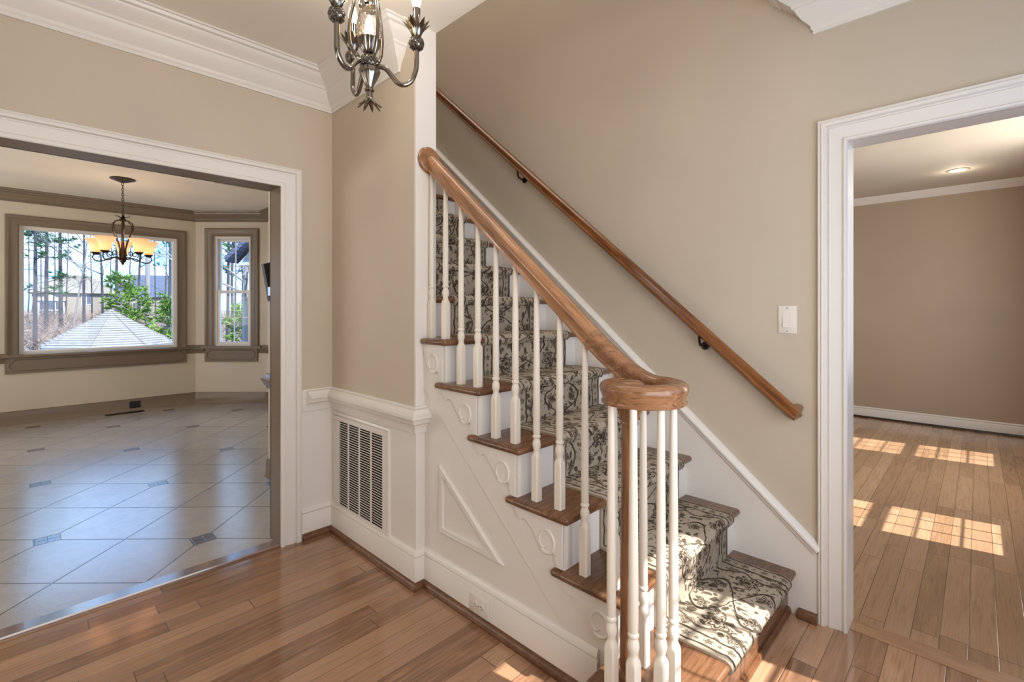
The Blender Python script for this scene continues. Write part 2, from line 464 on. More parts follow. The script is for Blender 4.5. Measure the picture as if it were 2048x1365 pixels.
b = MB(); b.box(-2.835, XF, -2.2, 2.36, -.08, 0); struct(b, 'floor', FLOOR)
b = MB(); b.box(-3.6, XF, 2.36, 7.1, -.08, 0); struct(b, 'floor_parlor', FLOOR_R)
b = MB(); b.box(-7.9, -2.835, -3.0, 2.45, -.08, 0); struct(b, 'floor_kitchen', TILE)
b = MB(); b.box(-.385, .51, 2.352, 2.446, -.02, .0025); struct(b, 'trim_threshold', wood('oak_threshold', (120, 84, 58), (160, 120, 88), (182, 142, 108), (1, 0, 0), .25))
b = MB(); b.prism([(-2.842, -2.0, -.02), (-2.742, -2.0, -.02), (-2.742, -2.0, .006), (-2.745, -2.0, .0125), (-2.838, -2.0, .003), (-2.842, -2.0, .001)], (0, 0, 0), (0, 2.0+OY1, 0)); nose = wood('oak_nosing', (92, 64, 48), (116, 84, 64), (136, 102, 80), (0, 1, 0), .1)
for k_, v_ in (('Coat Weight', 1.0), ('Coat Roughness', .1), ('Specular IOR Level', .8)): nose.node_tree.nodes['Principled BSDF'].inputs[k_].default_value = v_
struct(b, 'trim_kitchen_threshold', nose)

# left wall: beige above the chair rail, white below
b = MB()
ZM = .79
for z0, z1, mi in ((0, ZM, 1), (ZM, ZC, 0)):
    b.box(XLK+.02, XL, OY1+.02, YG, z0, z1, mi); b.box(XLK+.02, XL, -2.2, OY0-.02, z0, z1, mi)
b.box(XLK+.02, XL, OY0-.02, OY1+.02, OZ+.02, ZC, 0)
struct(b, 'wall_left', [PAINT, WHITE])
b = MB(); x0, x1 = XLK, XLK+.02
b.box(x0, x1, OY1+.02, 1.35, 0, 2.66); b.box(x0, x1, -3, OY0-.02, 0, 2.66); b.box(x0, x1, OY0-.02, OY1+.02, OZ+.02, 2.66)
struct(b, 'wall_kitchen_east', PAINT_K)
# jamb lining of the opening, painted like the kitchen trim
b = MB(); b.box(XLK-.005, XL+.002, OY1, OY1+.021, 0, OZ+.021); b.box(XLK-.005, XL+.002, OY0-.021, OY0, 0, OZ+.021)
b.box(XLK-.005, XL+.002, OY0, OY1, OZ, OZ+.021); struct(b, 'trim_opening_jamb', TAUPE)

# grille wall with its white end
b = MB()
b.box(XL, XE-.012, YG, YGS, 0, ZM, 1); b.box(XL, XE-.012, YG, YGS, ZM, ZC, 0)
b.box(XE-.012, XE, YG, YGS, 0, ZC, 1)
struct(b, 'wall_back', [PAINT, WHITE])
b = MB(); b.box(-3.95, XL, 1.35, YGS, 0, 2.66); b.box(-3.95, -3.88, YGS, 2.40, 0, 2.66); struct(b, 'wall_kitchen_stub', PAINT_K)

# stair wall
b = MB()
b.box(-5.1, DX0-.02, YW, YWR, 0, 5.3); b.box(DX0-.02, DX1+.02, YW, YWR, DZ+.02, 5.3); b.box(DX1+.02, XF, YW, YWR, 0, 5.3)
struct(b, 'wall_stair', [PAINT])
b = MB(); b.box(DX0-.02, DX0, YW-.002, YWR+.002, 0, DZ+.02); b.box(DX1, DX1+.02, YW-.002, YWR+.002, 0, DZ+.02); b.box(DX0, DX1, YW-.002, YWR+.002, DZ, DZ+.02)
struct(b, 'trim_doorway_jamb', WHITE)

# front wall with the entry door and the parlor windows
WY = ((3.70, 4.235), (5.70, 6.225)); WZ0, WZ1 = .565, 1.825
GD = (1.42, 2.14, 1.05, 2.0)      # glazed part of the entry door
b = MB(); x0, x1 = XF, XF+.12
b.box(x0, x1, -2.3, 1.25, 0, 5.3); b.box(x0, x1, 1.25, 2.22, 2.06, 5.3); b.box(x0, x1, 2.22, WY[0][0], 0, 3.0)
b.box(x0, x1, WY[0][1], WY[1][0], 0, 3.0); b.box(x0, x1, WY[1][1], 7.2, 0, 3.0)
for y0, y1 in WY: b.box(x0, x1, y0, y1, 0, WZ0); b.box(x0, x1, y0, y1, WZ1, 3.0)
struct(b, 'wall_front', PAINT)
b = MB(); x0, x1 = XF+.03, XF+.075
b.box(x0, x1, 1.25, GD[0], 0, 2.06); b.box(x0, x1, GD[1], 2.22, 0, 2.06); b.box(x0, x1, GD[0], GD[1], 0, GD[2]); b.box(x0, x1, GD[0], GD[1], GD[3], 2.06)
door = struct(b, 'door_1', WHITE)
b = MB(); b.box(XF+.05, XF+.054, GD[0], GD[1], GD[2], GD[3]); part(b, 'glazing', GLASS, door)
b = MB(); yc, zc = (GD[0]+GD[1])/2, (GD[2]+GD[3])/2
for k in range(1, 4): b.box(XF+.044, XF+.060, GD[0]+k*.18-.006, GD[0]+k*.18+.006, GD[2], GD[3])
for k in range(1, 5): b.box(XF+.044, XF+.060, GD[0], GD[1], GD[2]+k*.19-.006, GD[2]+k*.19+.006)
for r_ in (.14, .3): b.tube([(XF+.052, yc+r_*math.cos(t)*.8, zc+r_*math.sin(t)*1.3) for t in [2*math.pi*i/32 for i in range(33)]], .006, 6)
part(b, 'lead_came', IRON, door)

def sash(bm_frame, x, y0, y1, z0, z1, nx, nz, fr=.028, mun=.014, dx=.03):
    bm_frame.box(x, x+dx, y0, y0+fr, z0, z1); bm_frame.box(x, x+dx, y1-fr, y1, z0, z1)
    bm_frame.box(x, x+dx, y0+fr, y1-fr, z0, z0+fr); bm_frame.box(x, x+dx, y0+fr, y1-fr, z1-fr, z1)
    for i in range(1, nx): yy = y0+fr+(y1-y0-2*fr)*i/nx; bm_frame.box(x+.013, x+dx-.010, yy-mun/2, yy+mun/2, z0+fr, z1-fr)
    for i in range(1, nz): zz = z0+fr+(z1-z0-2*fr)*i/nz; bm_frame.box(x+.013, x+dx-.010, y0+fr, y1-fr, zz-mun/2, zz+mun/2)
for i, (y0, y1) in enumerate(WY):
    b = MB(); zm = (WZ0+WZ1)/2
    sash(b, XF+.04, y0-.01, y1+.01, WZ0-.01, zm+.02, 3, 3, .03, .011); sash(b, XF+.072, y0-.01, y1+.01, zm-.02, WZ1+.01, 3, 3, .03, .011)
    w = struct(b, 'window_%d' % (i+4), WHITE)
    b = MB(); b.box(XF+.053, XF+.055, y0, y1, WZ0, zm); b.box(XF+.085, XF+.087, y0, y1, zm, WZ1); part(b, 'pane', GLASS, w)

# south side of the foyer, parlor shell, kitchen shell
b = MB(); b.box(-2.9, XF+.1, -2.3, -2.2, 0, ZC); struct(b, 'wall_south', PAINT)
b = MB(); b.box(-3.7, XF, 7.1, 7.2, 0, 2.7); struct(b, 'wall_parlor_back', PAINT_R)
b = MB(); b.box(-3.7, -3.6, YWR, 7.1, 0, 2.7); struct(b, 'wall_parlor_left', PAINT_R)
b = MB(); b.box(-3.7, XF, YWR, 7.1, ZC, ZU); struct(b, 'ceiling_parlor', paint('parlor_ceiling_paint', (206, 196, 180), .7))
b = MB(); b.box(XL-.0, XF, -2.2, YGS, ZC, ZU); b.box(XO, XF, YGS, YW, ZC, ZU); struct(b, 'ceiling', CEIL)
ZK = 2.65
b = MB(); b.box(-8.0, -3.95, -3.1, 2.55, ZK, ZK+.25); b.box(-3.95, XLK, -3.1, YGS-.05, ZK, ZK+.25); struct(b, 'ceiling_kitchen', CEIL)
b = MB(); b.box(-8.0, XLK, -3.1, -3.0, 0, ZK); struct(b, 'wall_kitchen_south', PAINT_K)
b = MB(); b.box(-7.2, -3.95, 2.40, 2.5, 0, ZK); struct(b, 'wall_kitchen_north', PAINT_K)
# upper stairwell
b = MB(); b.box(-5.1, XO-.0, YGS-.116, YGS, ZU, 5.3); b.box(XO, XO+.1, YGS, YW, ZU, 5.3); b.box(-5.2, -5.1, YGS-.116, YWR, 2.5, 5.3)
struct(b, 'wall_upper_stairwell', PAINT)
b = MB(); b.box(-5.2, XF, YGS-.116, YWR, 5.3, 5.4); struct(b, 'ceiling_upper', CEIL)
b = MB(); b.box(-5.1, -3.86, YGS, YW, ZU-.035, ZU); struct(b, 'floor_upper', OAK_TREAD)
b = MB(); b.box(-8.1, XF+.1, -3.2, YGS-.116, ZU, ZU+.05); struct(b, 'roof', CEIL)

# ------------------------------------------------------------------ kitchen bay: window walls
KX = -7.80
K0 = Vector((KX, 1.711)); KD = Vector((.7071, .7071)); K1 = K0+KD*.973
MW = (.0, 1.49, .785, 2.255)       # rough opening of the picture window (y0 y1 z0 z1)
b = MB(); b.box(KX-.14, KX, -3.0, MW[0], 0, ZK); b.box(KX-.14, KX, MW[1], 1.711, 0, ZK)
b.box(KX-.14, KX, MW[0], MW[1], 0, MW[2]); b.box(KX-.14, KX, MW[0], MW[1], MW[3], ZK)
struct(b, 'wall_kitchen_west', PAINT_K)
def kpt(s, o, z): p = K0+KD*s; return (p.x+.7071*o, p.y-.7071*o, z)   # s along the angled wall, o into the room
def kbox(mb, s0, s1, o0, o1, z0, z1, mi=0):
    return mb.add([kpt(s_, o_, z_) for z_ in (z0, z1) for o_ in (o0, o1) for s_ in (s0, s1)],
                  [(0, 2, 3, 1), (4, 5, 7, 6), (0, 1, 5, 4), (2, 6, 7, 3), (0, 4, 6, 2), (1, 3, 7, 5)], mi)
BW = (.25, .765, .79, 2.315)
b = MB(); kbox(b, -.06, BW[0], -.14, 0, 0, ZK); kbox(b, BW[1], .99, -.14, 0, 0, ZK); kbox(b, BW[0], BW[1], -.14, 0, 0, BW[2]); kbox(b, BW[0], BW[1], -.14, 0, BW[3], ZK)
struct(b, 'wall_kitchen_bay', PAINT_K)

def frame_sweep(mb, pts, prof, basis, closed=True):
    """casing: pts in wall coordinates (s, z), prof (outward in the wall plane, out of the wall)"""
    P = [Vector(p) for p in pts]; n = len(P); rs = []
    for i in range(n):
        a = (P[i]-P[i-1]).normalized() if (i or closed) else (P[1]-P[0]).normalized()
        c = (P[(i+1) % n]-P[i]).normalized() if (i < n-1 or closed) else a
        na, nb = Vector((a.y, -a.x)), Vector((c.y, -c.x)); m = na+nb; m = m/(m.length_squared/2)
        rs.append([basis(P[i].x+m.x*o, h, P[i].y+m.y*o) for o, h in prof])
    return mb.rings(rs, 0, True, closed)
CASE = [(0, 0), (0, .011), (.004, .018), (.012, .018), (.016, .010), (.022, .010), (.062, .018), (.066, .012), (.071, .012), (.075, .026), (.087, .028), (.091, .021), (.095, .025), (.100, .023), (.100, 0)]
CASE_K = [(0, 0), (0, .014), (.01, .02), (.03, .016), (.075, .022), (.085, .03), (.105, .03), (.112, .024), (.112, 0)]
kw = lambda s, h, z: (KX+h, s, z)
# picture window
b = MB(); frame_sweep(b, [(MW[0], MW[2]), (MW[1], MW[2]), (MW[1], MW[3]), (MW[0], MW[3])], [(-.028, -.09), (-.028, -.03), (0, -.03), (.002, -.09)], kw)
frame_sweep(b, [(MW[0]+.028, MW[2]+.028), (MW[1]-.028, MW[2]+.028), (MW[1]-.028, MW[3]-.028), (MW[0]+.028, MW[3]-.028)], [(-.012, -.08), (-.012, -.05), (0, -.05), (0, -.08)], kw)
w1 = struct(b, 'window_1', WHITE)
b = MB(); frame_sweep(b, [(MW[1], MW[2]), (MW[1], MW[3]), (MW[0], MW[3]), (MW[0], MW[2])], CASE_K, kw, False)
part(b, 'window_casing', TAUPE, w1, 40)
b = MB(); b.box(KX-.06, KX+.05, -.145, 1.63, .752, .785, 0, .006); part(b, 'window_sill', TAUPE, w1, 40)
def apron(mb, s0, s1, z0, z1, basis):
    mb.add([basis(s_, h_, z_) for z_ in (z0, z1) for h_ in (0, .02) for s_ in (s0, s1)],
           [(0, 2, 3, 1), (4, 5, 7, 6), (0, 1, 5, 4), (2, 6, 7, 3), (0, 4, 6, 2), (1, 3, 7, 5)])
    m, q = .035, .045; a0, a1, c0, c1 = s0+m, s1-m, z0+m*.9, z1-m*.7
    pts = [(a0+q, c0), (a1-q, c0), (a1, c0+q*.8), (a1, c1-q*.8), (a1-q, c1), (a0+q, c1), (a0, c1-q*.8), (a0, c0+q*.8)]
    frame_sweep(mb, pts, [(-.006, .018), (-.006, .024), (0, .028), (.006, .024), (.006, .018)], basis)
b = MB(); apron(b, -.112, 1.602, .572, .752, kw); part(b, 'window_apron', TAUPE, w1, 40)
b = MB(); b.box(KX-.068, KX-.064, MW[0]+.03, MW[1]-.03, MW[2]+.03, MW[3]-.03); part(b, 'pane', GLASS, w1)
# double-hung bay window
kb = lambda s, h, z: kpt(s, h, z)
b = MB(); frame_sweep(b, [(BW[0], BW[2]), (BW[1], BW[2]), (BW[1], BW[3]), (BW[0], BW[3])], [(-.03, -.11), (-.03, -.02), (0, -.02), (.002, -.11)], kb)
s0, s1 = BW[0]+.03, BW[1]-.03; zmid = 1.545
def ksash(mb, s0, s1, z0, z1, o, fr=.035):
    kbox(mb, s0, s0+fr, o-.03, o, z0, z1); kbox(mb, s1-fr, s1, o-.03, o, z0, z1); kbox(mb, s0+fr, s1-fr, o-.03, o, z0, z0+fr); kbox(mb, s0+fr, s1-fr, o-.03, o, z1-fr, z1)
    sm, zm = (s0+s1)/2, (z0+z1)/2
    kbox(mb, sm-.005, sm+.005, o-.024, o-.006, z0+fr, z1-fr); kbox(mb, s0+fr, s1-fr, o-.024, o-.006, zm-.005, zm+.005)
w2 = struct(b, 'window_2', WHITE)
b = MB(); ksash(b, s0, s1, BW[2]+.02, zmid+.02, -.035); part(b, 'lower_sash', WHITE, w2)
b = MB(); ksash(b, s0, s1, zmid-.02, BW[3]-.03, -.068); part(b, 'upper_sash', WHITE, w2)
b = MB(); kbox(b, s0, s1, -.052, -.049, BW[2]+.03, zmid); kbox(b, s0, s1, -.085, -.082, zmid, BW[3]-.04); part(b, 'pane', GLASS, w2)
b = MB(); frame_sweep(b, [(BW[1], BW[2]), (BW[1], BW[3]), (BW[0], BW[3]), (BW[0], BW[2])], CASE_K, kb, False); part(b, 'window_casing', TAUPE, w2, 40)
b = MB(); kbox(b, .10, .915, -.03, .05, .758, .79); part(b, 'window_sill', TAUPE, w2)
b = MB(); apron(b, .138, .863, .572, .758, kb); part(b, 'window_apron', TAUPE, w2, 40)

# kitchen crown, chair rail, baseboard
kpath = [(KX, -3.0), (KX, 1.711), (K1.x, K1.y), (-3.95, K1.y), (-3.95, 1.35), (XLK, 1.35)]
CROWN_K = [(0, ZK), (0, ZK-.135), (.014, ZK-.135), (.014, ZK-.118), (.024, ZK-.112), (.026, ZK-.100), (.05, ZK-.078), (.066, ZK-.052), (.070, ZK-.044), (.084, ZK-.042), (.088, ZK-.026), (.104, ZK-.022), (.108, ZK-.008), (.108, ZK)]
b = MB(); b.wallmold(kpath, CROWN_K, 0, -1); struct(b, 'trim_kitchen_crown', TAUPE, 40)
RAIL_K = [(0, .69), (.012, .69), (.014, .705), (.026, .72), (.036, .745), (.044, .752), (.044, .765), (.03, .775), (.016, .79), (.014, .805), (0, .805)]
for nm, pth in (('west', [(KX, -3.0), (KX, -.112)]), ('corner', [(KX, 1.602), (KX, 1.711), tuple(K0+KD*.138)]), ('bay', [tuple(K0+KD*.877), tuple(K1), (-3.95, K1.y), (-3.95, 1.35), (XLK, 1.35)])):
    b = MB(); b.wallmold(pth, RAIL_K, 0, -1); struct(b, 'trim_kitchen_rail_'+nm, TAUPE, 40)
b = MB(); b.wallmold(kpath, [(0, 0), (.022, 0), (.022, .012), (.016, .02), (.014, .125), (.008, .145), (0, .15)], 0, -1); struct(b, 'baseboard_kitchen', TAUPE, 40)
# casing on the kitchen side of the opening
b = MB(); kx = lambda s, h, z: (XLK-h, s, z)
frame_sweep(b, [(OY1, 0), (OY1, OZ), (OY0, OZ), (OY0, 0)], [(o, h) for o, h in CASE_K], kx, False); struct(b, 'trim_opening_casing_kitchen', TAUPE, 40)

# ------------------------------------------------------------------ foyer trim
fx = lambda s, h, z: (XL+h, s, z)
b = MB(); frame_sweep(b, [(OY1, 0), (OY1, OZ), (OY0, OZ), (OY0, 0)], [(o+.006 if o else 0, h) for o, h in CASE], fx, False); struct(b, 'trim_opening_casing', WHITE, 40)
fy = lambda s, h, z: (s, YW-h, z)
b = MB(); frame_sweep(b, [(DX1, 0), (DX1, DZ), (DX0, DZ), (DX0, 0)], CASE, fy, False); struct(b, 'trim_doorway_casing', WHITE, 40)
zc = ZC
CROWN = [(0, zc), (0, zc-.184), (.010, zc-.184), (.010, zc-.170), (.016, zc-.164), (.018, zc-.150), (.026, zc-.142), (.046, zc-.122), (.060, zc-.098), (.066, zc-.086),
         (.074, zc-.082), (.076, zc-.072), (.084, zc-.066), (.104, zc-.052), (.122, zc-.036), (.126, zc-.026), (.140, zc-.022), (.146, zc-.010), (.155, zc-.008), (.155, zc)]
b = MB(); b.wallmold([(XL, -2.2), (XL, YG), (-2.02, YG)], CROWN, 0, -1, miter1=.9); struct(b, 'trim_crown_foyer', WHITE, 35)
b = MB(); b.wallmold([(-.487, YW), (XF, YW)], CROWN, 0, -1, miter0=1.0); struct(b, 'trim_crown_stair', WHITE, 35)
b = MB(); b.wallmold([(-3.6, 7.1), (XF, 7.1)], [(0, zc), (0, zc-.083), (.012, zc-.08), (.03, zc-.05), (.05, zc-.02), (.055, zc)], 0, -1); struct(b, 'trim_crown_parlor', WHITE, 35)
# chair rail: flat band plus a molding with returned end
BAND = [(0, .722), (.012, .722), (.014, .728), (.014, .842), (.010, .846), (0, .846)]
CAPM = [(.014, .752), (.020, .752), (.024, .762), (.040, .772), (.046, .790), (.052, .796), (.052, .808), (.044, .812), (.034, .824), (.030, .834), (.020, .838), (.014, .838)]
b = MB(); b.wallmold([(XL, 1.108), (XL, YG), (XE, YG), (XE, YS)], BAND, 0, -1)
b.wallmold([(XL, 1.125), (XL, YG), (XE, YG), (XE, YS)], CAPM, 0, -1, miter0=-.4); struct(b, 'trim_chair_rail', WHITE, 35)
BASE = [(0, 0), (.014, 0), (.014, .135), (.010, .142), (.016, .150), (.012, .168), (.006, .175), (0, .176)]
SHOE = [(.0, 0), (.030, 0), (.030, .012), (.024, .027), (.014, .034), (0, .034)]
pth = [(XL, 1.108), (XL, YG), (XE, YG), (XE, YS)]
b = MB(); b.wallmold(pth, BASE, 0, -1); struct(b, 'baseboard_back', WHITE, 35)
b = MB(); b.wallmold([(XE, YS), (-.90, YS)], BASE, 0, -1); struct(b, 'baseboard_stair', WHITE, 35)
b = MB(); b.wallmold([(XL, 1.11), (XL, YG), (XE, YG), (XE, YS), (-.88, YS)], SHOE, 0, -1); struct(b, 'trim_shoe_molding', OAK_SHOE, 35)
b = MB(); b.wallmold([(-.545, YW-.016), (DX0-.1, YW-.016)], SHOE, 0, -1); struct(b, 'trim_shoe_molding_stair', OAK_SHOE, 35)
b = MB(); b.wallmold([(-3.6, 7.1), (XF, 7.1)], [(0, 0), (.016, 0), (.016, .095), (.010, .105), (.014, .115), (.006, .128), (0, .128)], 0, -1); struct(b, 'baseboard_parlor', WHITE, 35)
b = MB(); b.wallmold([(-3.6, 7.084), (XF, 7.084)], [(o*.7, z*.6) for o, z in SHOE], 0, -1); struct(b, 'trim_shoe_molding_parlor', Mat('dark_shoe', (46, 30, 20), .4).m, 35)

# ------------------------------------------------------------------ staircase
RUN, RISE = .227, .196
NT = 11
def xr(n): return -.588-RUN*(n-1)          # face of the riser under tread n
def zt(n): return .184+RISE*(n-1)          # top of tread n
st = thing('staircase', 'straight white staircase with oak treads rising along the beige wall', 'staircase', (-.6, 1.85, 0))
TH = .028
# stringer body under the treads with the raised skirt above the slanted line
pts = [(-.80, YS, 0)]
b = MB(); poly = [(xr(1)-.02, 0)]
for n in range(1, 7):
    poly += [(xr(n)-.004 if n > 1 else xr(n)-.02, zt(n)-TH), (xr(n+1)-.004, zt(n)-TH)]
poly += [(XE+.0005, zt(6)-TH), (XE+.0005, 0)]
poly = [p for i, p in enumerate(poly) if i == 0 or p != poly[i-1]]
poly = [(max(x, XE+.0005), z) for x, z in poly]
poly[0] = (-.86, 0); poly[1] = (-.86, zt(1)-TH)
clean = []
for p in poly:
    if not clean or (abs(clean[-1][0]-p[0])+abs(clean[-1][1]-p[1])) > 1e-4: clean.append(p)
b.prism([(x, YS, z) for x, z in clean], (0, 0, 0), (0, .03, 0)); part(b, 'stringer', WHITE, st)
skirt = [(x, z) for x, z in clean if z > .1 and x < -.8]
lo = [(XE+.0005, .93-.883*(XE+1.89)), (-1.03, .93-.883*(-1.03+1.89)), (-.92, .176), (-.86, .176)]
up = [(x, z) for x, z in clean if z > .1]
b = MB(); b.prism([(x, YS, z) for x, z in up]+[(x, YS, z) for x, z in lo], (0, -.005, 0), (0, .0, 0)); part(b, 'stringer_face', WHITE, st)
# risers and treads
def bull(r, cx=-.704, cy=1.215, front=-.588, yend=YW-.001, back=None):
    P = [(front, yend)]
    for i in range(25):
        t = -math.pi*i/24; P.append((cx+r*math.cos(t) if i else front, cy+r*math.sin(t)))
    P += [(cx-r, YS+.03), (-.825, YS+.03), (-.825, yend)]
    return P
b = MB(); b.prism([(x, y, 0) for x, y in bull(.116)], (0, 0, .0), (0, 0, zt(1)-TH)); part(b, 'starting_riser', OAK_TREAD, st, 40, 'bare oak starting riser with a rounded end')
b = MB(); b.prism([(x, y, 0) for x, y in bull(.147, -.704, 1.215, -.557)], (0, 0, zt(1)-TH), (0, 0, zt(1)), 0, .0125, 3); part(b, 'starting_tread', OAK_TREAD, st, 40)
P0 = [(-.588, YW-.02), (-.588, 1.215)]+[(-.704+.116*math.cos(-math.pi*i/24), 1.215+.116*math.sin(-math.pi*i/24)) for i in range(1, 25)]+[(-.82, YS-.01)]
b = MB(); b.wallmold(P0, [(o*.5, z*.7) for o, z in SHOE], 0, 1); part(b, 'shoe_molding', OAK_SHOE, st, 40)
for n in range(2, NT+1):
    y0 = YS if n <= 6 else YGS+.001
    b = MB(); b.box(xr(n)-.018, xr(n), y0+.0, YW-.001, zt(n-1)-.004, zt(n)-TH+.002); part(b, 'riser', WHITE, st)
    b = MB(); f = xr(n)+.030
    if n == 6:
        b.box(XE+.001, f, YT, YW-.001, zt(n)-TH, zt(n), 0, .0125, 3); b.box(xr(n+1)-.012, XE+.02, YGS+.001, YW-.001, zt(n)-TH, zt(n))
    elif n < 6:
        b.box(xr(n+1)-.012, f, YT, YW-.001, zt(n)-TH, zt(n), 0, .0125, 3)
        b.box(xr(n+1)-.05, xr(n+1)+.03, YT+.0006, YS+.006, zt(n)-TH+.0006, zt(n)-.0006, 1, .0125, 3)
    else:
        b.box(xr(n+1)-.012, f, YGS+.001, YW-.001, zt(n)-TH, zt(n), 0, .0125, 3)
    part(b, 'tread', [OAK_TREAD, OAK_TREAD_X], st, 40)
# scroll brackets
def scroll(n):
    b = MB(); x0, z0 = xr(n)-.004, zt(n)-TH
    o = [(0, 0), (0, -.163), (-.026, -.163), (-.029, -.150), (-.036, -.144), (-.037, -.134), (-.031, -.122)]
    cx, cz, r = -.071, -.088, .042
    o += [(cx+r*math.cos(t)*1.0, cz+r*math.sin(t)) for t in [R(a) for a in range(-50, -141, -15)]]
    o += [(-.125, -.088), (-.150, -.058), (-.165, -.042), (-.178, -.036), (-.192, -.040), (-.200, -.048), (-.222, -.03), (-.235, -.012), (-.238, 0)]
    if n == 6: o = [p for p in o if x0+p[0] > XE+.004]+[(XE+.002-x0, -.02), (XE+.002-x0, 0)]
    b.prism([(x0+x, YS-.005, z0+z) for x, z in o], (0, -.008, 0), (0, .002, 0))
    sp = []
    for i in range(34):
        t = i/33; a = R(-92-t*395); rr = .035*(.45+.55*min(1, t/.13)**.7)+.006*t
        sp.append((x0+cx+rr*math.cos(a)*.92, YS-.0135, z0+cz+.004+rr*math.sin(a)*1.05))
    b.tube(sp, [.0030+.0022*min(1, i/20) for i in range(34)], 8)
    part(b, 'scroll_bracket', WHITE, st, 40)
for n in range(2, 7): scroll(n)
# skirt board and cap on the wall
capz = lambda x: .3227-SLOPE*(x+.491)
b = MB(); xa, xb = -3.4, DX0-.1
prof = [(xb, 0), (xb, capz(xb)-.03), (xa, capz(xa)-.03), (xa, capz(xa)-.5), (-.62, 0)]
b.prism([(x, YW, z) for x, z in prof], (0, -.016, 0), (0, -.001, 0)); part(b, 'skirt_board', WHITE, st)
b = MB(); b.sweep([(xb, YW-.001, capz(xb)-.013), (xa, YW-.001, capz(xa)-.013)], [(0, -.020), (.024, -.020), (.026, -.010), (.036, -.002), (.036, .006), (.024, .013), (.016, .020), (0, .022)]); part(b, 'skirt_cap', WHITE, st, 35)
# triangular panel molding
b = MB(); ys = lambda s, h, z: (s, YS-h, z)
tri = [(-1.757, .286), (-1.345, .286), (-1.757, .596)]
frame_sweep(b, tri, [(0, 0), (0, .007), (-.006, .013), (-.018, .010), (-.024, .012), (-.027, .006), (-.027, 0)], ys); part(b, 'panel_molding', WHITE, st, 35)

# runner: one strip of carpet over the treads and risers
def runner():
    t, wd = .012, .33; yc = 1.881
    p = [(xr(1)+.012, zt(1)-TH-.001)]
    for n in range(1, NT):
        x, z = xr(n)+.030, zt(n)
        p += [(x-.016, z-TH), (x-.006, z-TH+.002), (x-.001, z-TH/2-.004), (x, z-TH/2+.004), (x-.003, z-.005), (x-.012, z)]
        p += [(xr(n+1)+.02, z), (xr(n+1)+.004, z+.003), (xr(n+1), z+.016), (xr(n+1), zt(n+1)-TH-.012), (xr(n+1)+.006, zt(n+1)-TH)]
    P = [Vector((a, c)) for a, c in p]; n = len(P); out = []
    for i in range(n):
        d = (P[min(i+1, n-1)]-P[max(i-1, 0)]).normalized(); out.append(P[i]+Vector((d.y, -d.x))*-t*-1)
    # rounder, fuller outer surface
    us = [0.0]
    for i in range(1, n): us.append(us[-1]+(out[i]-out[i-1]).length)
    me = bpy.data.meshes.new('stair_runner'); vs, fs, uv = [], [], []
    sec = [(-wd, 0), (-wd, .7), (-wd+.006, 1), (0, 1), (wd-.006, 1), (wd, .7), (wd, 0)]
    k = len(sec)
    for i in range(n):
        for s_, h in sec:
            q = P[i]+(out[i]-P[i])*h; vs.append((q.x, yc+s_, q.y)); uv.append((us[i], s_))
    for i in range(n-1):
        for j in range(k-1): fs.append((i*k+j, i*k+j+1, (i+1)*k+j+1, (i+1)*k+j))
    fs.append(tuple(range(k))); fs.append(tuple((n-1)*k+j for j in range(k))[::-1])
    me.from_pydata(vs, [], fs); me.update(); me.materials.append(RUNNER)
    lay = me.uv_layers.new(name='UVMap')
    for l in me.loops: lay.data[l.index].uv = uv[l.vertex_index]
    bm = bmesh.new(); bm.from_mesh(me); bmesh.ops.recalc_face_normals(bm, faces=bm.faces[:]); bm.to_mesh(me); bm.free()
    me.shade_smooth(); me.set_sharp_from_angle(angle=R(50))
    o = bpy.data.objects.new('stair_runner', me); COL.objects.link(o)
    return tag(o, 'beige stair runner with dark brown floral vines covering the oak treads', 'carpet runner')
runner()

# ------------------------------------------------------------------ balustrade
YB = 1.368
ra = thing('stair_railing', 'white baluster railing with oak handrail curling into a volute on the stairs', 'railing', (-.724, 1.232, zt(1)))
railz = lambda x: 1.594-SLOPE*(x+1.40)
ZV = 1.062
RPROF = [(-.021, -.032), (.021, -.032), (.025, -.030), (.026, -.024), (.022, -.020), (.0235, -.010), (.029, .004), (.031, .014), (.028, .024), (.018, .031), (0, .034), (-.018, .031), (-.028, .024), (-.031, .014), (-.029, .004), (-.0235, -.010), (-.022, -.020), (-.026, -.024), (-.025, -.030)]
b = MB(); b.sweep([(XE+.012, YB-.0, railz(XE+.012)), (-1.5, YB, railz(-1.5)), (-.95, YB, railz(-.95))], RPROF); part(b, 'handrail', OAK_RAIL, ra, 40)
# easing and volute
xi = -1.40-(ZV-1.594)/SLOPE
path = []
A, Bc, Cc = Vector((-.95, YB, railz(-.95))), Vector((xi, YB, ZV)), Vector((-.705, YB, ZV))
for i in range(13):
    t = i/12; path.append(A*(1-t)**2+Bc*2*t*(1-t)+Cc*t*t)
VC = Vector((-.705, 1.25, ZV))
for i in range(1, 53):
    a = 90-i*5.4; r = .118-.00016*(90-a) if a > -150 else .118-.00016*240-.00042*(-150-a)
    path.append(VC+Vector((r*math.cos(R(a)), r*math.sin(R(a)), 0)))
b = MB(); b.sweep(path, RPROF); 
vol = part(b, 'volute', OAK_VOLUTE, ra, 40)
b = MB(); b.lathe([(0, -.032), (.036, -.032), (.038, -.024), (.035, -.02), (.037, -.01), (.043, .004), (.046, .014), (.042, .024), (.03, .031), (0, .034)], (-.728, 1.236, ZV), 32); part(b, 'volute_eye', OAK_VOLUTE, ra, 40)
# rosette where the rail meets the wall end
b = MB(); mt = Matrix.Rotation(R(90), 3, 'Y')
b.lathe([(0, 0), (.062, 0), (.064, .006), (.058, .014), (.05, .018), (0, .018)], (XE, YB-.006, railz(XE)), 36, mt); part(b, 'rosette', OAK_VOLUTE, ra, 40, 'round oak rosette on the white wall end')
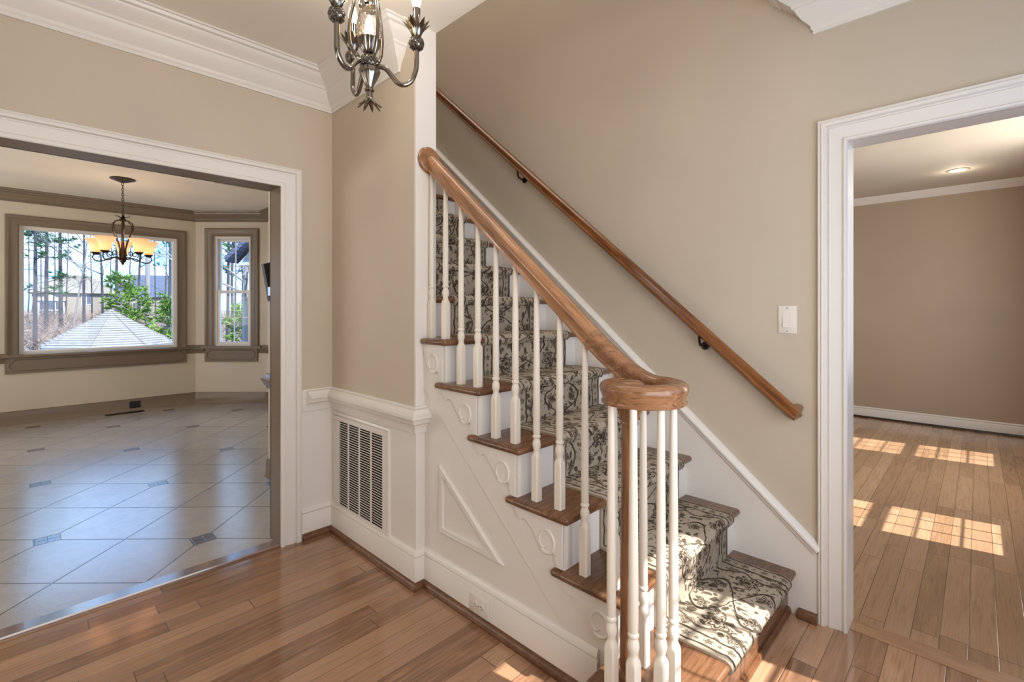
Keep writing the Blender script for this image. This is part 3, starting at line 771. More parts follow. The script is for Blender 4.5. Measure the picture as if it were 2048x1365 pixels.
# newel
b = MB(); nz = zt(1); top = ZV-.032
b.lathe([(.0, nz), (.030, nz), (.030, nz+.03), (.026, nz+.036), (.031, nz+.05), (.031, nz+.062), (.025, nz+.07), (.029, nz+.09), (.027, nz+.12), (.025, nz+.4), (.0225, top-.075), (.022, top-.066), (.026, top-.062), (.026, top-.054), (.023, top-.05), (.029, top-.042), (.030, top-.030), (.036, top-.022), (.036, top), (0, top)], (-.724, 1.232, 0), 28)
part(b, 'newel_post', OAK_NEWEL, ra, 50)
def baluster(x, y, z0, z1):
    b = MB(); rs = []; N = 24
    def sq(h, a, rnd):   # rnd 0 square .. 1 round of radius a
        ring = []
        for q in range(N):
            t = 2*math.pi*(q+.5)/N; c, s_ = math.cos(t), math.sin(t)
            k = 1/max(abs(c), abs(s_)); rr = a*(k*(1-rnd)+rnd)
            ring.append((x+rr*c, y+rr*s_, h))
        rs.append(ring)
    A0 = .016
    for h, a, rd in ((0, A0, 0), (.162, A0, 0), (.172, A0*.97, .35), (.182, .0125, 1), (.190, .0115, 1), (.198, .0140, 1), (.210, .0162, 1), (.222, .0150, 1), (.230, .0120, 1), (.234, .0110, 1), (.237, .0140, 1), (.242, .0155, 1), (.247, .0140, 1), (.250, .0118, 1), (.256, .0135, 1), (.45, .0130, 1)):
        sq(z0+h, a, rd)
    sq(z1, .0098, 1)
    b.rings(rs); part(b, 'baluster', CREAM, ra, 35)
xs = [-.978-.1112*k for k in range(9)]
for k, x in enumerate([-.862]+xs):
    n = 2
    while n < 7 and x < xr(n+1)+.02: n += 1
    x = max(x, XE+.018)
    baluster(x, YB, zt(n), railz(x)-.036)
for x, y in ((-.755, YB), (-.744, 1.168), (-.664, 1.150), (-.612, 1.204), (-.614, 1.282)):
    baluster(x, y, zt(1), ZV-.030)

# ------------------------------------------------------------------ wall handrail
wr = thing('wall_handrail', 'dark oak handrail mounted on the beige wall above the stair skirt', 'handrail', (-1.5, YW, 1.0))
wz = lambda x: 1.312-SLOPE*(x+1.07)
WP = [(-.016, -.026), (.016, -.026), (.019, -.02), (.015, -.013), (.017, -.004), (.023, .008), (.023, .016), (.017, .024), (0, .028), (-.017, .024), (-.023, .016), (-.023, .008), (-.017, -.004), (-.015, -.013), (-.019, -.02)]
b = MB(); xe = -.556
b.sweep([(-3.5, 2.252, wz(-3.5)), (-2.0, 2.252, wz(-2.0)), (xe, 2.252, wz(xe)), (xe+.001, YW-.0005, wz(xe))], WP); part(b, 'rail', OAK_WALL, wr, 35)
for x in (-2.14, -.95):
    b = MB(); z = wz(x)
    b.lathe([(0, 0), (.02, 0), (.02, .004), (.012, .007), (0, .007)], (x, YW-.007, z-.085), 16, Matrix.Rotation(R(90), 3, 'X') @ Matrix.Scale(-1, 3, (0, 0, 1)))
    b.tube([(x, YW-.002, z-.085), (x, YW-.03, z-.088), (x, 2.262, z-.078), (x, 2.253, z-.058), (x, 2.252, z-.036)], .006, 8)
    b.box(x-.03, x+.03, 2.243, 2.261, z-.040, z-.034)
    # tilt the saddle plate along the rail
    for i in range(len(b.v)-8, len(b.v)): v = b.v[i]; b.v[i] = (v[0], v[1], v[2]-SLOPE*(v[0]-x)+.006)
    part(b, 'bracket', IRON, wr, 40)

# ------------------------------------------------------------------ small wall things
# return-air grille
g = thing('return_air_grille', 'white louvered return air grille in the panel below the chair rail', 'vent', (-2.39, YG, .4))
gx0, gx1, gz0, gz1 = -2.695, -2.112, .142, .688
lx0, lx1, lz0, lz1 = -2.627, -2.157, .182, .658
b = MB(); b.box(gx0, gx1, YG-.012, YG-.001, gz0, lz0, 0, .003, 1); b.box(gx0, gx1, YG-.012, YG-.001, lz1, gz1, 0, .003, 1)
b.box(gx0, lx0, YG-.012, YG-.001, lz0, lz1); b.box(lx1, gx1, YG-.012, YG-.001, lz0, lz1); part(b, 'grille_frame', WHITE, g, 40)
b = MB(); b.box(lx0, lx1, YG-.003, YG-.0005, lz0, lz1); part(b, 'duct_opening', DARKSLOT, g)
b = MB()
for k in range(36):
    z = lz0+(k+.5)*(lz1-lz0)/36
    b.add([(lx0, YG-.0125, z-.0030), (lx1, YG-.0125, z-.0030), (lx1, YG-.005, z-.0050), (lx0, YG-.005, z-.0050), (lx0, YG-.0125, z+.0015), (lx1, YG-.0125, z+.0015), (lx1, YG-.005, z-.0035), (lx0, YG-.005, z-.0035)],
          [(0, 1, 2, 3), (4, 7, 6, 5), (0, 4, 5, 1), (3, 2, 6, 7), (0, 3, 7, 4), (1, 5, 6, 2)])
part(b, 'louvers', WHITE, g)
for x in (-2.513, -2.391, -2.268):
    b = MB(); b.box(x-.006, x+.006, YG-.0135, YG-.010, lz0-.004, lz1+.004); part(b, 'divider_bar', WHITE, g)
b = MB(); b.wallmold([(gx1+.003, YG)], [(0, 0)], 0) if False else None
frame_sweep(b, [(gx1+.002, .142), (gx1+.002, gz1+.002), (gx0, gz1+.002)], [(0, 0), (0, .012), (.006, .014), (.016, .010), (.018, 0)], lambda s, h, z: (s, YG-h, z), False); part(b, 'surround_molding', WHITE, g, 40)
# light switch
sw = thing('light_switch', 'white rocker light switch on the wall beside the doorway casing', 'light switch', (-.593, YW, 1.255))
b = MB(); b.box(-.629, -.557, YW-.006, YW, 1.195, 1.315, 0, .003, 2); part(b, 'cover_plate', PLASTIC, sw, 40)
b = MB(); b.add([(-.609, YW-.006, 1.222), (-.577, YW-.006, 1.222), (-.577, YW-.006, 1.288), (-.609, YW-.006, 1.288), (-.609, YW-.012, 1.222), (-.577, YW-.012, 1.222), (-.577, YW-.0065, 1.288), (-.609, YW-.0065, 1.288)],
                [(0, 1, 2, 3), (4, 7, 6, 5), (0, 4, 5, 1), (3, 2, 6, 7), (0, 3, 7, 4), (1, 5, 6, 2)]); part(b, 'rocker', PLASTIC, sw)
for z in (1.205, 1.305):
    b = MB(); b.lathe([(0, 0), (.003, 0), (.003, .0012), (0, .0016)], (-.593, YW-.006, z), 10, Matrix.Rotation(R(90), 3, 'X')); part(b, 'screw', CHROME, sw)
# outlet in the stair baseboard
ou = thing('wall_outlet', 'white duplex outlet set sideways in the baseboard under the stairs', 'outlet', (-1.477, YS, .07))
yo = YS-.014
b = MB(); b.box(-1.535, -1.418, yo-.006, yo, .036, .112, 0, .003, 2); part(b, 'cover_plate', PLASTIC, ou, 40)
for x in (-1.497, -1.457):
    b = MB(); b.lathe([(0, 0), (.0155, 0), (.0155, .003), (0, .003)], (x, yo-.006, .074), 20, Matrix.Rotation(R(90), 3, 'X')); r = part(b, 'receptacle', PLASTIC, ou, 40)
    b = MB(); b.box(x-.0045, x+.0045, yo-.0095, yo-.0088, .0785, .0805); b.box(x-.0035, x+.0035, yo-.0095, yo-.0088, .0675, .0695); b.box(x+.007, x+.0105, yo-.0095, yo-.0088, .072, .076); part(b, 'slots', DARKSLOT, r)
b = MB(); b.lathe([(0, 0), (.003, 0), (.003, .0012), (0, .0016)], (-1.477, yo-.006, .074), 10, Matrix.Rotation(R(90), 3, 'X')); part(b, 'screw', CHROME, ou)
# parlor ceiling light
rl = thing('recessed_light', 'lit round recessed ceiling light in the room beyond the doorway', 'ceiling light', (-.14, 6.28, ZC))
b = MB(); b.lathe([(.062, 0), (.078, 0), (.084, -.003), (.084, -.006), (.072, -.007), (.062, -.002), (.062, 0)], (-.14, 6.28, ZC), 36); part(b, 'trim_ring', Mat('recessed_trim', (170, 150, 120), .35).m, rl, 40)
b = MB(); b.lathe([(0, -.0005), (.0635, -.0005), (.0635, -.003), (0, -.0045)], (-.14, 6.28, ZC), 36); part(b, 'lens', LENS, rl)
pl = bpy.data.lights.new('recessed_lamp', 'POINT'); pl.energy = 1.6; pl.shadow_soft_size = .06; pl.color = (1, .88, .7)
po = bpy.data.objects.new('recessed_lamp', pl); COL.objects.link(po); po.location = (-.14, 6.28, ZC-.08)
# kitchen: black vent in the baseboard, floor register, wall phone
b = MB(); b.box(KX+.014, KX+.020, .985, 1.10, .030, .118, 0, .002, 1)
for k in range(5): b.box(KX+.019, KX+.022, .99, 1.095, .04+k*.016, .044+k*.016)
tag(b.obj('baseboard_vent', BLACK), 'small black vent plate in the taupe kitchen baseboard under the picture window', 'vent')
p = at(250, 827, F_PX*EYE/(827-HOR))
b = MB(); b.box(p.x-.05, p.x+.05, p.y-.19, p.y+.19, 0, .005, 0, .002, 1)
for k in range(16): b.box(p.x-.042, p.x+.042, p.y-.178+k*.0235, p.y-.172+k*.0235, .004, .0075)
tag(b.obj('floor_register', IRON), 'dark metal register lying in the tile floor before the picture window', 'floor register')
ph = thing('wall_phone', 'slanted black handset in a silver bracket on the wall past the kitchen opening', 'phone', (-3.90, 1.35, 1.5))
b = MB(); b.prism([(-3.93, 1.345, 1.36), (-3.93, 1.335, 1.36), (-3.93, 1.318, 1.48), (-3.93, 1.290, 1.645), (-3.93, 1.345, 1.66)], (0, 0, 0), (.05, 0, 0), 0, .004, 2); part(b, 'handset', BLACK, ph)
b = MB(); b.box(-3.875, -3.825, 1.318, 1.35, 1.40, 1.47, 0, .004, 2); part(b, 'bracket', CHROME, ph)

# ------------------------------------------------------------------ foyer chandelier
def lamp(name, loc, watt, rad=.02, color=(1, .84, .64)):
    l = bpy.data.lights.new(name, 'POINT'); l.energy = watt; l.shadow_soft_size = rad; l.color = color
    o = bpy.data.objects.new(name, l); COL.objects.link(o); o.location = loc
HC = Vector((-1.540, .862, 0)); HZ = 2.170                 # hub axis and hub height
ch = thing('chandelier', 'antique nickel chandelier with pineapple cups and swirled glass core in the foyer', 'chandelier', (HC.x, HC.y, ZC))
def leaf_ring(mb, c, n, r0, z0, r1, z1, w, curl, seg=6, ph=0.0):
    for k in range(n):
        t = 2*math.pi*(k+ph)/n; d = Vector((math.cos(t), math.sin(t), 0)); s_ = Vector((-d.y, d.x, 0)); rs = []
        for i in range(seg+1):
            f = i/seg; r = r0+(r1-r0)*f**curl; z = z0+(z1-z0)*f
            ww = w*(.55+.9*f-1.35*f**3) if f < 1 else w*.06
            p = Vector(c)+d*r+Vector((0, 0, z)); nrm = Vector((0, 0, .0022))+d*.0016
            rs.append([p-s_*ww, p+nrm, p+s_*ww, p-nrm])
        mb.rings(rs)
b = MB(); b.lathe([(0, 0), (.065, 0), (.065, -.008), (.05, -.022), (.02, -.032), (0, -.034)], (HC.x, HC.y, ZC), 32); part(b, 'ceiling_canopy', NICKEL, ch, 40)
b = MB()
for k in range(7):
    z = ZC-.034-k*.021; q = [(HC.x+(.008*math.cos(t) if k % 2 else 0), HC.y+(0 if k % 2 else .008*math.cos(t)), z-.008+.014*math.sin(t)) for t in [2*math.pi*i/14 for i in range(15)]]
    b.tube(q, .0024, 6)
part(b, 'chain', NICKEL, ch, 60)
ztop = 2.47
b = MB(); b.lathe([(0, .02), (.008, .02), (.012, .01), (.03, 0), (.05, -.02), (.052, -.028), (.04, -.034), (.030, -.06), (.034, -.07), (.028, -.085), (0, -.085)], (HC.x, HC.y, ztop), 28, None, 0); part(b, 'top_crown', NICKEL, ch, 40)
gt = 2.372
b = MB(); b.lathe([(0, .05), (.012, .05), (.014, .03), (.030, .022), (.034, .008), (.036, -.008), (.032, -.014), (0, -.014)], (HC.x, HC.y, gt), 28); part(b, 'glass_cap', NICKEL, ch, 40)
# swirled hurricane glass
b = MB(); rs = []; prof = [(.018, 2.213), (.028, 2.222), (.037, 2.245), (.042, 2.275), (.042, 2.305), (.037, 2.335), (.030, 2.358), (.027, 2.366)]
for i, (r, z) in enumerate(prof):
    tw = i*.42; rs.append([(HC.x+r*(1+.05*math.cos(7*(t+tw)))*math.cos(t), HC.y+r*(1+.05*math.cos(7*(t+tw)))*math.sin(t), z) for t in [2*math.pi*q/56 for q in range(56)]])
swirl_bump(CRYSTAL); b.rings(rs, 0, False); part(b, 'hurricane_glass', CRYSTAL, ch, 70, 'clear swirled glass')
b = MB(); b.lathe([(0, 2.235), (.006, 2.238), (.014, 2.262), (.017, 2.285), (.013, 2.31), (.005, 2.335), (0, 2.34)], (HC.x, HC.y, 0), 16); part(b, 'center_bulb', BULB, ch, 60, 'glowing bulb')
# fluted cup, pineapple hub, bell, finial
b = MB(); b.lathe([(0, 2.196), (.012, 2.196), (.022, 2.206), (.034, 2.228), (.040, 2.250), (.0385, 2.250), (.031, 2.228), (.018, 2.210), (0, 2.206)], (HC.x, HC.y, 0), 60, None, 0, 20, .045); part(b, 'leaf_cup', NICKEL, ch, 50)
b = MB(); b.lathe([(0, 2.196), (.018, 2.196), (.030, 2.186), (.036, 2.170), (.033, 2.155), (.022, 2.146), (0, 2.146)], (HC.x, HC.y, 0), 28)
PINE = Mat('pineapple_metal', (118, 113, 106), .25, 1.0); px_, py_, pz_ = PINE.pos()
hh = ((px_+py_)*160.0+pz_*200.0).sin().abs().min(((px_+py_)*160.0-pz_*200.0).sin().abs()); PINE.bump(hh.step(0, .5), .8, .004); PINE = PINE.m
part(b, 'hub', PINE, ch, 50)
b = MB(); b.lathe([(0, 2.148), (.033, 2.148), (.036, 2.140), (.031, 2.124), (.019, 2.100), (.0125, 2.086), (.0115, 2.080), (.016, 2.076), (.016, 2.070), (.010, 2.066), (.0105, 2.054), (.015, 2.038), (0, 2.036)], (HC.x, HC.y, 0), 48, None, 0, 12, .05); part(b, 'bell', NICKEL, ch, 50)
b = MB(); leaf_ring(b, (HC.x, HC.y, 0), 8, .008, 2.060, .042, 2.012, .010, 2.0); part(b, 'finial_leaves', NICKEL, ch, 50)
# arms with pineapple cups: bearing of each candle measured from the photograph
fw = Vector((-CC, SS, 0)); rt = Vector((SS, CC, 0)); h = .95
cand = [rt*(-.5966*h)+fw*(1.6254*h), rt*(-.3609*h)+fw*(1.8026*h), rt*(-.634*h)+fw*(1.9028*h)]
ctr = sum(cand, Vector())/3
for k, q in enumerate(cand):
    d = (q-ctr); Rr = d.length; d = d.normalized(); c0 = Vector((HC.x, HC.y, 0))
    P = [(.025, 2.158), (.045, 2.158), (.060, 2.150), (.078, 2.128), (.095, 2.108), (.113, 2.100), (.130, 2.104), (.146, 2.118), (.156, 2.140), (Rr, 2.170), (Rr, 2.205), (Rr, 2.232)]
    fine = []
    for i in range(len(P)-1):
        for j in range(3):
            t = j/3; p0, p1, p2, p3 = P[max(i-1, 0)], P[i], P[i+1], P[min(i+2, len(P)-1)]
            fine.append(tuple(.5*((2*p1[m])+(-p0[m]+p2[m])*t+(2*p0[m]-5*p1[m]+4*p2[m]-p3[m])*t*t+(-p0[m]+3*p1[m]-3*p2[m]+p3[m])*t**3) for m in (0, 1)))
    fine.append(P[-1])
    b = MB(); b.tube([c0+d*r+Vector((0, 0, z)) for r, z in fine], .0088, 12); arm = part(b, 'arm', NICKEL, ch, 60)
    cp = c0+d*Rr
    b = MB(); b.lathe([(0, 2.226), (.012, 2.226), (.024, 2.236), (.028, 2.252), (.024, 2.266), (.014, 2.274), (0, 2.275)], cp, 24); part(b, 'pineapple_cup', PINE, arm, 50)
    b = MB(); leaf_ring(b, cp, 12, .010, 2.264, .050, 2.326, .013, 1.9); leaf_ring(b, cp, 9, .009, 2.266, .032, 2.338, .013, 1.5, 6, .5); part(b, 'leaves', NICKEL, arm, 50)
    b = MB(); b.lathe([(0, 2.272), (.0135, 2.272), (.0135, 2.376), (0, 2.376)], cp, 20); part(b, 'candle_sleeve', NICKEL, arm, 40)
    b = MB(); b.lathe([(0, 2.376), (.009, 2.377), (.015, 2.392), (.0175, 2.408), (.014, 2.430), (.005, 2.452), (0, 2.458)], cp, 18); part(b, 'bulb', BULB_GLASS, arm, 60, 'glowing candle bulb')
    lamp('chandelier_lamp', cp+Vector((0, 0, 2.49)), 2.3, .02, (1, .9, .78))
# cage bars curving from the hub to the crown
for k in range(3):
    d = (-(cand[k]-ctr)).normalized(); c0 = Vector((HC.x, HC.y, 0))
    P = [(.028, 2.170), (.046, 2.186), (.064, 2.225), (.070, 2.275), (.064, 2.33), (.050, 2.39), (.036, 2.44), (.034, 2.452)]
    b = MB(); b.tube([c0+d*r+Vector((0, 0, z)) for r, z in P], .006, 10); part(b, 'cage_bar', NICKEL, ch, 60)

# ------------------------------------------------------------------ kitchen chandelier
kc = at(245.5, 356, 4.96); KCX, KCY = kc.x, kc.y
kl = thing('kitchen_chandelier', 'bronze chandelier with five amber glass bowls hanging by the kitchen bay', 'chandelier', (KCX, KCY, ZK))
c0 = Vector((KCX, KCY, 0))
b = MB(); b.lathe([(0, ZK), (.105, ZK), (.107, ZK-.008), (.09, ZK-.014), (.05, ZK-.03), (.02, ZK-.04), (0, ZK-.04)], c0, 32); part(b, 'ceiling_canopy', BRONZE, kl, 40)
b = MB()
for k in range(12):
    z = ZK-.05-k*.0265; q = [(KCX+(.009*math.cos(t) if k % 2 else 0), KCY+(0 if k % 2 else .009*math.cos(t)), z-.006+.018*math.sin(t)) for t in [2*math.pi*i/12 for i in range(13)]]
    b.tube(q, .003, 6)
part(b, 'chain', BRONZE, kl, 60)
b = MB(); b.lathe([(0, 2.30), (.006, 2.30), (.007, 2.26), (.018, 2.24), (.03, 2.225), (.03, 2.215), (.012, 2.205), (.011, 2.02), (.015, 1.95), (.020, 1.86), (.026, 1.82), (.030, 1.80), (.014, 1.78), (.010, 1.765), (0, 1.755)], c0, 24); part(b, 'stem', BRONZE, kl, 50)
b = MB(); leaf_ring(b, (KCX, KCY, 0), 6, .01, 2.235, .075, 2.265, .016, 1.6); part(b, 'leaf_collar', BRONZE, kl, 50)
b = MB(); leaf_ring(b, (KCX, KCY, 0), 6, .01, 1.80, .085, 1.825, .016, 1.6); part(b, 'leaf_collar', BRONZE, kl, 50)
for k in range(6):
    a = 2*math.pi*k/6; d = Vector((math.cos(a), math.sin(a), 0))
    P = [(.012, 2.215), (.05, 2.215), (.088, 2.185), (.094, 2.13), (.07, 2.06), (.042, 1.99), (.026, 1.92), (.03, 1.86), (.024, 1.83)]
    b = MB(); b.tube([c0+d*r+Vector((0, 0, z)) for r, z in P], .006, 8); part(b, 'cage_bar', BRONZE, kl, 60)
angs = [200, 200+72, 200+144, 200+216, 200+288]
for k, ad in enumerate(angs):
    a = R(ad); d = rt*math.cos(a)+fw*math.sin(a); RR = .225
    P = [(.02, 1.815), (.07, 1.835), (.12, 1.825), (.16, 1.80), (.20, 1.79), (.236, 1.80), (.254, 1.83), (.246, 1.856), (RR, 1.862)]
    b = MB(); b.tube([c0+d*r+Vector((0, 0, z)) for r, z in P], .006, 8)
    sp = []
    for i in range(16):
        t = i/15; aa = R(-60+t*420); r2 = .032*(1-.7*t); sp.append(c0+d*(.105+r2*math.cos(aa))+Vector((0, 0, 1.868+r2*math.sin(aa))))
    b.tube(sp, .005, 8)
    arm = part(b, 'arm', BRONZE, kl, 60)
    cp = c0+d*RR
    b = MB(); b.lathe([(0, 1.855), (.018, 1.857), (.036, 1.874), (.040, 1.882), (0, 1.884)], cp, 20); part(b, 'shade_cup', BRONZE, arm, 40)
    b = MB(); b.lathe([(.036, 1.880), (.044, 1.90), (.050, 1.93), (.058, 1.965), (.072, 1.995), (.092, 2.018), (.090, 2.019), (.069, 1.998), (.055, 1.966), (.047, 1.93), (.041, 1.90), (.034, 1.884)], cp, 28); part(b, 'glass_shade', SHADE, arm, 60, 'glowing amber glass shade')
    b = MB(); b.lathe([(0, 1.884), (.012, 1.89), (.022, 1.92), (.024, 1.94), (.016, 1.965), (0, 1.975)], cp, 14); part(b, 'bulb', BULB_K, arm, 60)
    lamp('kitchen_lamp', cp+Vector((0, 0, 2.03)), 1.0, .03)

# ------------------------------------------------------------------ outdoors
GZ = -2.3
def hill(d): return GZ+max(0.0, min(1.0, (d-24)/26))*2.35+max(0.0, d-50)*.012
def gm():
    m = Mat('leaf_litter', (196, 172, 146), .95); x, y, z = m.pos()
    n = m.noise(m.vec(x, y), 3.0, 6, .7); m.color(m.mix(n.step(.3, .7), (70, 54, 42), (128, 112, 98))); return m.m
b = MB(); rs = []
for d in (7, 16, 24, 30, 36, 43, 50, 80, 140):
    rs.append([(d*math.cos(R(a)), d*math.sin(R(a)), hill(d)) for a in range(116, 215, 3)])
n_ = len(rs[0])
b.add([p for r in rs for p in r], [(i*n_+q, i*n_+q+1, (i+1)*n_+q+1, (i+1)*n_+q) for i in range(len(rs)-1) for q in range(n_-1)]); struct(b, 'ground', gm())
def shingle(name, c0_, c1_):
    m = Mat(name, c1_, .9); x, y, z = m.pos()
    rz = (z*13.0).frac(); n = m.noise(m.vec(x, y, z), 6.0, 3)
    m.color(m.mix(rz.lt(.8), tuple(int(v*.55) for v in c0_), m.mix(n, c0_, c1_))); return m.m
ROOF = shingle('grey_shingles', (96, 92, 88), (132, 128, 122)); ROOF_B = shingle('slate_blue_shingles', (58, 64, 80), (80, 88, 104)); ROOF_H = shingle('tan_shingles', (104, 96, 84), (132, 124, 110))
SIDING = paint('cream_siding', (124, 117, 106), .8); SIDING_W = paint('white_siding', (164, 166, 168), .8)
BARK = Mat('grey_bark', (58, 56, 60), .95).m; BARK_P = Mat('pale_bark', (118, 114, 112), .95).m
PINEL = Mat('pine_needles', (66, 104, 66), .9).m; FRESH = Mat('fresh_green_needles', (96, 126, 46), .9).m; STICK = Mat('dry_brush', (122, 104, 92), .95).m
GLASS_D = Mat('dark_window', (70, 76, 86), .2).m
# gazebo
gc = at(222, 640, 18.0); gc.z = GZ
gz = thing('gazebo', 'backyard gazebo with an eight-sided shingled roof seen through the picture window', 'gazebo', (gc.x, gc.y, GZ))
b = MB(); oc = [(gc.x+2.05*math.cos(R(22.5+45*i)), gc.y+2.05*math.sin(R(22.5+45*i))) for i in range(8)]
ap = Vector((gc.x, gc.y, 1.27))
ev = [Vector((x, y, -.02)) for x, y in oc]
b.add([ap]+ev+[Vector((x, y, -.12)) for x, y in oc], [(0, 1+i, 1+(i+1) % 8) for i in range(8)]+[(1+i, 9+i, 9+(i+1) % 8, 1+(i+1) % 8) for i in range(8)]+[tuple(range(9, 17))])
part(b, 'roof', ROOF, gz)
b = MB()
for e in ev: b.tube([ap+Vector((0, 0, .0)), e], .032, 6)
part(b, 'hip_caps', ROOF, gz)
for x, y in oc:
    b = MB(); q = Vector((x, y, 0))*.93+Vector((gc.x, gc.y, 0))*.07; b.box(q.x-.06, q.x+.06, q.y-.06, q.y+.06, GZ, -.11); part(b, 'post', SIDING_W, gz)
def house(name, label, px, d, w, dp, ze, zr, wall, roof, wins, ridge=.35):
    c = at(px, 600, d); fwv = Vector((c.x, c.y, 0)).normalized(); sd = Vector((-fwv.y, fwv.x, 0))*-1
    hs = thing(name, label, 'house', (c.x, c.y, GZ))
    P = lambda a, q, z: Vector((c.x, c.y, 0))+sd*a+fwv*q+Vector((0, 0, z))
    def bx(mb, a0, a1, q0, q1, z0, z1):
        mb.add([P(a, q, z) for z in (z0, z1) for q in (q0, q1) for a in (a0, a1)], [(0, 2, 3, 1), (4, 5, 7, 6), (0, 1, 5, 4), (2, 6, 7, 3), (0, 4, 6, 2), (1, 3, 7, 5)])
    b = MB(); bx(b, -w/2, w/2, 0, dp, GZ, ze); part(b, 'walls', wall, hs)
    e = .45; b = MB(); r0, r1 = -w*ridge/2, w*ridge/2
    V = [P(-w/2-e, -e, ze-.1), P(w/2+e, -e, ze-.1), P(w/2+e, dp+e, ze-.1), P(-w/2-e, dp+e, ze-.1), P(r0, dp/2, zr), P(r1, dp/2, zr)]
    b.add(V, [(0, 1, 5, 4), (1, 2, 5), (2, 3, 4, 5), (3, 0, 4), (0, 3, 2, 1)]); part(b, 'roof', roof, hs)
    for a, z, ww, hh in wins:
        b = MB(); bx(b, a-ww/2-.08, a+ww/2+.08, -.05, -.01, z-hh/2-.08, z+hh/2+.08); f = part(b, 'window_frame', SIDING_W, hs)
        b = MB(); bx(b, a-ww/2, a-.03, -.07, -.04, z-hh/2, z+hh/2); bx(b, a+.03, a+ww/2, -.07, -.04, z-hh/2, z+hh/2); part(b, 'pane', GLASS_D, f)
    return hs, P, bx
hs, P, bx = house('house', 'cream neighboring house with a tan hip roof left of the gazebo', 152, 58, 7.6, 7, 3.35, 5.6, SIDING, ROOF_H, [(.95, 2.5, .8, 1.1), (-1.9, 2.5, .7, .9)])
b = MB(); bx(b, -3.4, -1.0, -1.2, .0, GZ, 2.3); b.add([P(-3.6, -1.4, 2.3), P(-.8, -1.4, 2.3), P(-2.2, -1.4, 3.0), P(-3.6, 0, 2.3), P(-.8, 0, 2.3), P(-2.2, 0, 3.0)], [(0, 1, 2), (3, 5, 4), (0, 2, 5, 3), (1, 4, 5, 2), (0, 3, 4, 1)])
bay = part(b, 'sunroom', SIDING_W, hs)
b = MB()
for a in (-2.8, -2.1, -1.45): bx(b, a-.28, a+.28, -1.25, -1.19, 1.3, 2.1); bx(b, a-.28, a+.28, -1.25, -1.19, .35, 1.15)
part(b, 'panes', GLASS_D, bay)
house('house', 'farther house with a slate blue roof right of the gazebo', 318, 72, 11.5, 8, 3.2, 6.6, SIDING, ROOF_B, [(-2.6, 1.6, .9, 1.3), (1.2, 1.6, .9, 1.3)], .5)
# gable of the same house seen through the bay window
gq = at(503, 560, 11.2)
gb = thing('garage_gable', 'white gabled house corner filling the upper right of the small bay window', 'house', (gq.x, gq.y, GZ))
def gp(px, py, d): return at(px, py, d)
b = MB(); A_, B_, C_, D_ = gp(473, 531, 11), gp(560, 440, 11), gp(600, 531, 11), gp(516, 531, 11)
bk = fw*3
b.add([A_, B_, C_, A_+bk, B_+bk, C_+bk], [(0, 1, 2), (3, 5, 4), (0, 3, 4, 1), (1, 4, 5, 2), (0, 2, 5, 3)]); part(b, 'gable', SIDING_W, gb)
b = MB(); o = Vector((0, 0, .06)); b.prism([A_+o-rt*.12, B_+o, B_+o*3, A_+o*3-rt*.12], -fw*.25, fw*3); part(b, 'roof_edge', ROOF_B, gb)
b = MB(); b.prism([gp(486, 520, 10.97), gp(500, 520, 10.97), gp(500, 500, 10.97)], (0, 0, 0), fw*.02); part(b, 'louver', GLASS_D, gb)
b = MB(); q0, q1 = gp(496, 531, 11.1), gp(600, 531, 11.1); b.prism([q0, q1, Vector((q1.x, q1.y, GZ)), Vector((q0.x, q0.y, GZ))], (0, 0, 0), bk); part(b, 'walls', SIDING_W, gb)

rng = random.Random(11)
def limb(mb, p, d, ln, r, depth, spread):
    pts = [Vector(p)]; dd = Vector(d).normalized()
    for i in range(4):
        dd = (dd+Vector((rng.uniform(-1, 1), rng.uniform(-1, 1), rng.uniform(-.3, .6)))*.16).normalized(); pts.append(pts[-1]+dd*ln/4)
    mb.tube(pts, [r*(1-.17*i) for i in range(5)], 5, 0, False)
    if depth:
        for k in range(3):
            q = pts[rng.randint(2, 4)]; a = rng.uniform(0, 6.28)
            limb(mb, q, dd+Vector((math.cos(a), math.sin(a), rng.uniform(0, .5)))*spread, ln*rng.uniform(.5, .7), r*.5, depth-1, spread)
def bare(px, d, ht, r, label, mat=BARK, lean=0.0, n=9, lo=.3):
    p = at(px, 700, d); p.z = hill(math.hypot(p.x, p.y))-.1
    t = thing('bare_tree', label, 'tree', p, 'bare trees beyond the gazebo')
    b = MB(); top = p+Vector((lean, lean*.4, ht)); pts = [p+(top-p)*f+Vector((rng.uniform(-1, 1), rng.uniform(-1, 1), 0))*.05 for f in (0, .2, .4, .6, .8, 1)]
    b.tube(pts, [r*(1-.14*i) for i in range(6)], 7); part(b, 'trunk', mat, t)
    b = MB()
    for k in range(n):
        f = rng.uniform(lo, .97); a = rng.uniform(0, 6.28)
        limb(b, p+(top-p)*f, (math.cos(a), math.sin(a), rng.uniform(.3, 1.1)), ht*rng.uniform(.12, .24), r*.34, 2, .8)
    part(b, 'branches', mat, t)
